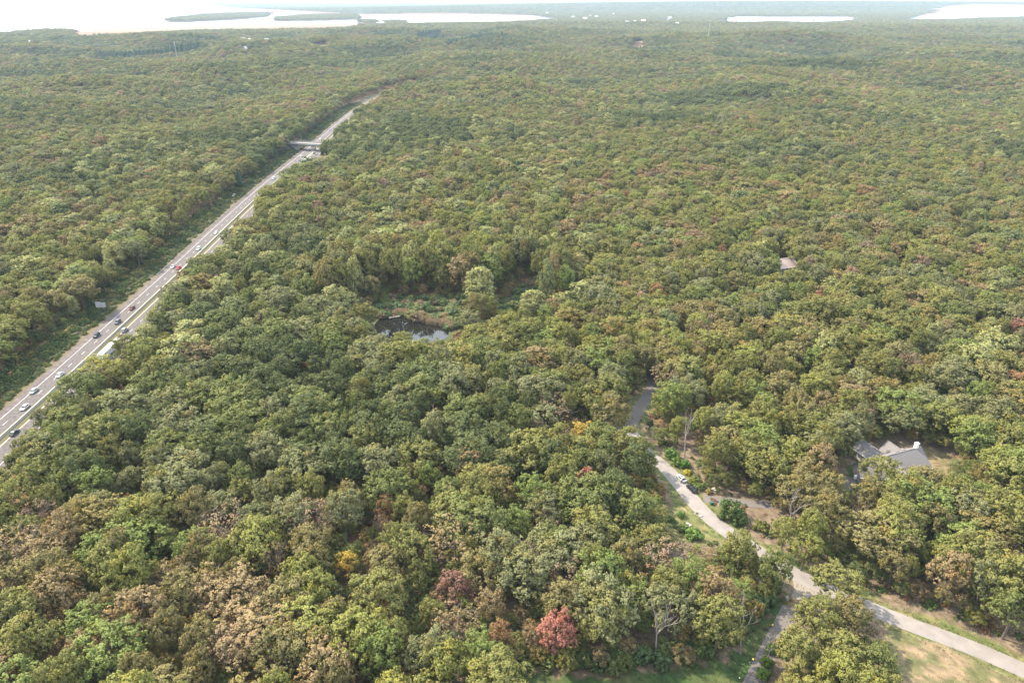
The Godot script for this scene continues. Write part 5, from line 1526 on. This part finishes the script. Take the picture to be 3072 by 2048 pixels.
	# dead and leafless trees
	var bare := [
		[Vector2(62.6, -213.6), 19.0, 0.22, 0.35, 3, "tall dead tree with pale trunk beside the road bend"],
		[Vector2(85.2, -172.9), 17.0, 0.2, 0.4, 3, "pale dead tree rising from the leaf strewn bank"],
		[Vector2(87.8, -174.4), 13.0, 0.16, 0.35, 3, "thinner dead tree behind the pale one on the bank"],
		[Vector2(36.5, -127.8), 18.0, 0.22, 0.55, 4, "white dead tree with forked branches near the lawn"],
		[Vector2(58.0, -127.8), 18.0, 0.18, 0.35, 3, "grey leaning dead tree at the lawn edge"],
		[Vector2(-27.9, -222.4), 17.0, 0.2, 0.4, 3, "blackened dead tree with pale branch tips in the forest"],
		[Vector2(-104.6, -377.0), 15.0, 0.3, 1.1, 5, "wide leafless grey tree left of the pond clearing"],
		[Vector2(-31.3, -341.2), 9.0, 0.13, 0.6, 3, "small white dead tree by the reeds"],
		[Vector2(103.0, -169.1), 17.0, 0.2, 0.6, 4, "leafless branching tree above the road woods"],
		[Vector2(63.7, -125.0), 9.0, 0.16, 0.6, 3, "crooked bare tree behind the lime hedge"],
		[Vector2(73.1, -125.5), 12.0, 0.18, 0.6, 3, "bare pale tree among the driveway crowns"],
		[Vector2(149.8, -431.5), 15.0, 0.25, 0.7, 4, "pale bare tree near the hidden cottage"],
		[Vector2(48.7, -212.8), 13.0, 0.16, 0.7, 5, "pinkish twiggy bare tree over the road bend"],
	]
	for q in bare:
		var p: Vector2 = q[0]
		var o := thing("dead_tree", q[5], "dead tree", Vector3(p.x, 0, p.y), rng.randf() * TAU, "dead trees")
		part("branches", bare_tree_mesh(q[1], q[2], q[3], q[4]), M.twig if "twiggy" in q[5] or "blackened" in q[5] or "leafless" in q[5] else M.dead, o)
		taken.append([p, 2.6])
	# the rest of the near and middle forest
	var trees := []
	var cell := 9.3
	var rows := int(980.0 / (cell * 0.87))
	for j in rows:
		var z := -70.0 - j * cell * 0.87
		var half := -z * 0.76 + 60.0
		var cols := int(2 * half / cell)
		for i in cols:
			var x := -half + i * cell + (cell / 2 if j % 2 else 0.0) + rng.randf_range(-3.8, 3.8)
			var zz := z + rng.randf_range(-3.8, 3.8)
			var r := 6.1 * pow(2.0, rng.randf_range(-0.65, 0.55))
			var h := rng.randf_range(12.5, 17.0) + r * 0.35
			if zz < -345 and zz > -430 and x > -100 and x < 30: h += 9.0 if zz > -402 else 5.0
			if rng.randf() < 0.16:
				r *= 0.6
				h *= 0.68
			var off := x - highway_x(zz)
			if off > -20.5 + rng.randf() * 3 and off < 27.0: continue
			var p := Vector2(x, zz)
			if in_any(p, no_trees): continue
			if absf(x - 80) < 110 and zz > -430 and road_distance(p, side_road) < (5.6 if zz > -270 else 3.2): continue
			var skip := false
			for t in taken:
				if p.distance_squared_to(t[0]) < pow(t[1] * 0.75 + r * 0.55, 2): skip = true; break
			if skip: continue
			if hides_open_ground(x, zz, h, r): continue
			if x > -237 and x < -180 and absf(zz + 789) < 14: continue
			trees.append([sqrt(x * x + zz * zz + 18000.0), x, zz, r, h, pick_look(x, zz)])
	for k in range(0, side_road.size(), 3):
		var q := side_road[k]
		if q.y > -270.0: continue
		for sd in [-1.0, 1.0]:
			var x: float = q.x + sd * rng.randf_range(3.0, 4.5)
			trees.append([sqrt(x * x + q.y * q.y + 18000.0), x, q.y + rng.randf_range(-2, 2), rng.randf_range(5.0, 6.5), rng.randf_range(14.0, 18.0), pick_look(x, q.y)])
	trees.sort_custom(func(a, b): return a[0] < b[0])
	var count := {"oak": 0, "maple": 0, "poplar": 0, "pine": 0}
	var spots := {}
	var shades := {}
	var wood := Node3D.new()
	wood.name = "forest"
	add_child(wood)
	tag(wood, "continuous early autumn forest of oaks and maples stretching to the coast", "forest", "", "stuff")
	var near_ones := trees.slice(0, 900)
	for t in trees:
		var x: float = t[1]
		var z: float = t[2]
		var look: String = t[5]
		var sp: String = SPECIES[look]
		var depth := -z * 0.9 + 60.0
		var seen: bool = absf(x) - t[3] < depth * 0.722 and z < -98.0
		if seen and count[sp] < (270 if sp == "oak" else 150 if sp == "maple" else 40):
			count[sp] += 1
			place_tree(look, x, z, t[3], t[4], "", "", neighbour(near_ones, t))
			continue
		var k: int = rng.randi() % variants[sp].size()
		var key := sp + str(k)
		if not spots.has(key):
			spots[key] = []
			shades[key] = []
		spots[key].append(Transform3D(Basis(Vector3.UP, rng.randf() * TAU).scaled(Vector3(t[3] / NORM[sp] * rng.randf_range(0.85, 1.15), t[4] / 16.0, t[3] / NORM[sp] * rng.randf_range(0.85, 1.15))), Vector3(x, height(x, z), z)))
		shades[key].append(vary(tree_color(look), 0.14))
	for sp in ["oak", "maple", "poplar", "pine"]:
		for k in variants[sp].size():
			var key: String = sp + str(k)
			if spots.has(key): many("crowns", variants[sp][k], M.leaf, spots[key], shades[key], "", "", wood)
	# trunks along the highway edge
	var ts := []
	for t in trees:
		var off: float = t[1] - highway_x(t[2])
		if off < -18 and off > -42: ts.append(Transform3D(Basis(Vector3.UP, rng.randf() * TAU).scaled(Vector3(1, t[4] / 16.0, 1)), Vector3(t[1], 0, t[2])))
	many("trunks", trunks[0], M.bark, ts, [], "", "", wood)
	# saplings and tall bushes under and between the crowns
	var sx := []
	var sc := []
	var zs := -92.0
	while zs > -470.0:
		zs -= 4.6
		var xh := -zs * 0.75 + 20.0
		var xs := -xh
		while xs < xh:
			xs += rng.randf_range(3.6, 6.4)
			var zz := zs + rng.randf_range(-2, 2)
			var off := xs - highway_x(zz)
			if off > -21.0 and off < 25.0: continue
			var p := Vector2(xs, zz)
			var big := rng.randf()
			if in_any(p, no_trees): continue
			if absf(xs - 80) < 110 and zz > -430 and road_distance(p, side_road) < (6.2 if zz > -270 else 3.0): continue
			var r := rng.randf_range(1.9, 3.0)
			var h := rng.randf_range(4.0, 8.5)
			if hides_open_ground(xs, zz, h, r): continue
			sx.append(Transform3D(Basis(Vector3.UP, rng.randf() * TAU).scaled(Vector3(r / 5.0, h / 16.0, r / 5.0)), Vector3(xs, 0, zz)))
			sc.append(vary(tree_color(["green", "green", "fresh", "olive", "deep", "amber", "tan"][rng.randi() % 7]), 0.16))
	many("saplings", variants.maple[0], M.leaf, sx, sc, "", "", wood)
	print("near trees ", trees.size(), " ", count)
	# middle distance: simpler crowns
	var mids := []
	for k in 7:
		mids.append(crown([5.6, 5.0, 4.6, 10.2, 26, 1.8, 9, 0.65, 5, 0.4, 0.48], Color(1.25, 1.0, 0.8), 0.1))
	mids.append(conifer(false))
	spots = {}
	shades = {}
	for k in 8:
		spots[k] = []
		shades[k] = []
	var z := -70.0 - rows * cell * 0.87
	while z > -3300.0:
		var step := 11.2 if z > -1800 else 12.5
		z -= step * 0.87
		var half := -z * 0.74 + 40.0
		var x := -half + rng.randf() * step
		while x < half:
			x += step * rng.randf_range(0.75, 1.25)
			var zz := z + rng.randf_range(-3.5, 3.5)
			var off := x - highway_x(zz)
			if off > -22 and off < 27 and zz > -1480: continue
			var p := Vector2(x, zz)
			if zz < -1500 and far_open(p): continue
			if rng.randf() < 0.015: continue
			var gap := hill_noise.get_noise_2d(x * 1.7 + 3000, zz * 1.7)
			if absf(gap - 0.06) < 0.012 and patch_noise.get_noise_2d(x * 0.2, zz * 0.2 + 70) > 0.02: continue
			var look := pick_look(x, zz)
			var k := rng.randi() % 7
			if look == "pine" or in_pines(p): k = 7
			var r := 6.9 * pow(2.0, rng.randf_range(-0.5, 0.45)) * step / 11.2
			var h := rng.randf_range(10.5, 19.0) + 7.0 * hill_noise.get_noise_2d(x * 2.6, zz * 2.6 + 900)
			spots[k].append(Transform3D(Basis(Vector3.UP, rng.randf() * TAU).scaled(Vector3(r / 6.0, h / 16.0 * (1.15 if k == 7 else 1.0), r / 6.0)), Vector3(x, height(x, zz), zz)))
			shades[k].append(vary(tree_color("pine" if k == 7 else look), 0.14))
	var total := 0
	for k in 8:
		total += spots[k].size()
		many("far_crowns", mids[k], M.leaf, spots[k], shades[k], "", "", wood)
	# the woods beyond, as stands of many trees
	var far := thing("distant_forest", "hazy blue green woods reaching the shore and the horizon", "forest")
	tag(far, "", "", "", "stuff")
	for ring in [[3300.0, 7500.0, 66.0], [7500.0, 24000.0, 170.0]]:
		var size: float = ring[2]
		var stands := []
		for q in 4:
			var b := Buf.new()
			var sp := 13.2 if size < 100 else 17.0
			var n := int(size / sp)
			for j in n:
				for i in n:
					var at := Vector3((i + rng.randf_range(0.1, 0.9)) * sp - size / 2, 0, (j + rng.randf_range(0.1, 0.9)) * sp - size / 2)
					var c := vary(tree_color(pick_look(500.0 + i * 40 + q * 300, -1000.0 - j * 30)), 0.2)
					var r := sp * rng.randf_range(0.5, 0.72)
					if size < 100: crown_into(b, at + Vector3(0, rng.randf_range(-2.5, 2.0), 0), [r * 0.95, 4.6, 4.0, 10.0, 10, 2.5, 7, 1.0, 3, 0.66, 0.5], c, Color(1.25, 1.0, 0.8), 0.1)
					else: crown_into(b, at + Vector3(0, rng.randf_range(-3.5, 3.0), 0), [r * 0.8, 5.0, 4.0, 10.0, 4, 3.8, 5, 1.6, 2, 1.2, 0.55], c, Color.WHITE, 0.0)
			stands.append(b.mesh())
		var sp4 := [[], [], [], []]
		var zz: float = -ring[0]
		while zz > -ring[1]:
			zz -= size
			var half := -zz * 0.73 + size
			var x := -half
			while x < half:
				x += size
				var p := Vector2(x, zz)
				if far_open(p): continue
				sp4[rng.randi() % 4].append(Transform3D(Basis(Vector3.UP, (rng.randi() % 4) * PI / 2), Vector3(x, height(x, zz), zz)))
		for q in 4:
			total += sp4[q].size()
			many("stand", stands[q], M.leaf, sp4[q], [], "", "", far)
	print("far copies ", total)

func far_open(p: Vector2) -> bool:
	if in_any(p, islands): return false
	if in_any(p, waters) or in_any(p, marshes): return true
	if p.y < -1700 and p.y > -3000 and p.x > 150 and p.x < 1400 and road_distance(p, far_cut) < 16: return true
	return false

func in_pines(p: Vector2) -> bool:
	return in_any(p, pine_stands)

var far_cut := PackedVector2Array([Vector2.ZERO, Vector2.ONE])
var pine_stands := [PackedVector2Array([Vector2(-1101.6, -2004.9), Vector2(-866.6, -2120.3), Vector2(-897.2, -2222.3), Vector2(-1153.6, -2120.3)]), PackedVector2Array([Vector2(-196.8, -2305.3), Vector2(-17.1, -2457.7), Vector2(4.6, -2631.0), Vector2(-201.3, -2490.6)]), PackedVector2Array([Vector2(290.3, -2049.6), Vector2(420.2, -2072.7), Vector2(439.3, -2170.2), Vector2(319.9, -2196.0)]), PackedVector2Array([Vector2(-350.5, -2829.8), Vector2(-281.2, -3011.2), Vector2(-286.1, -3216.8), Vector2(-384.4, -3110.7)])]
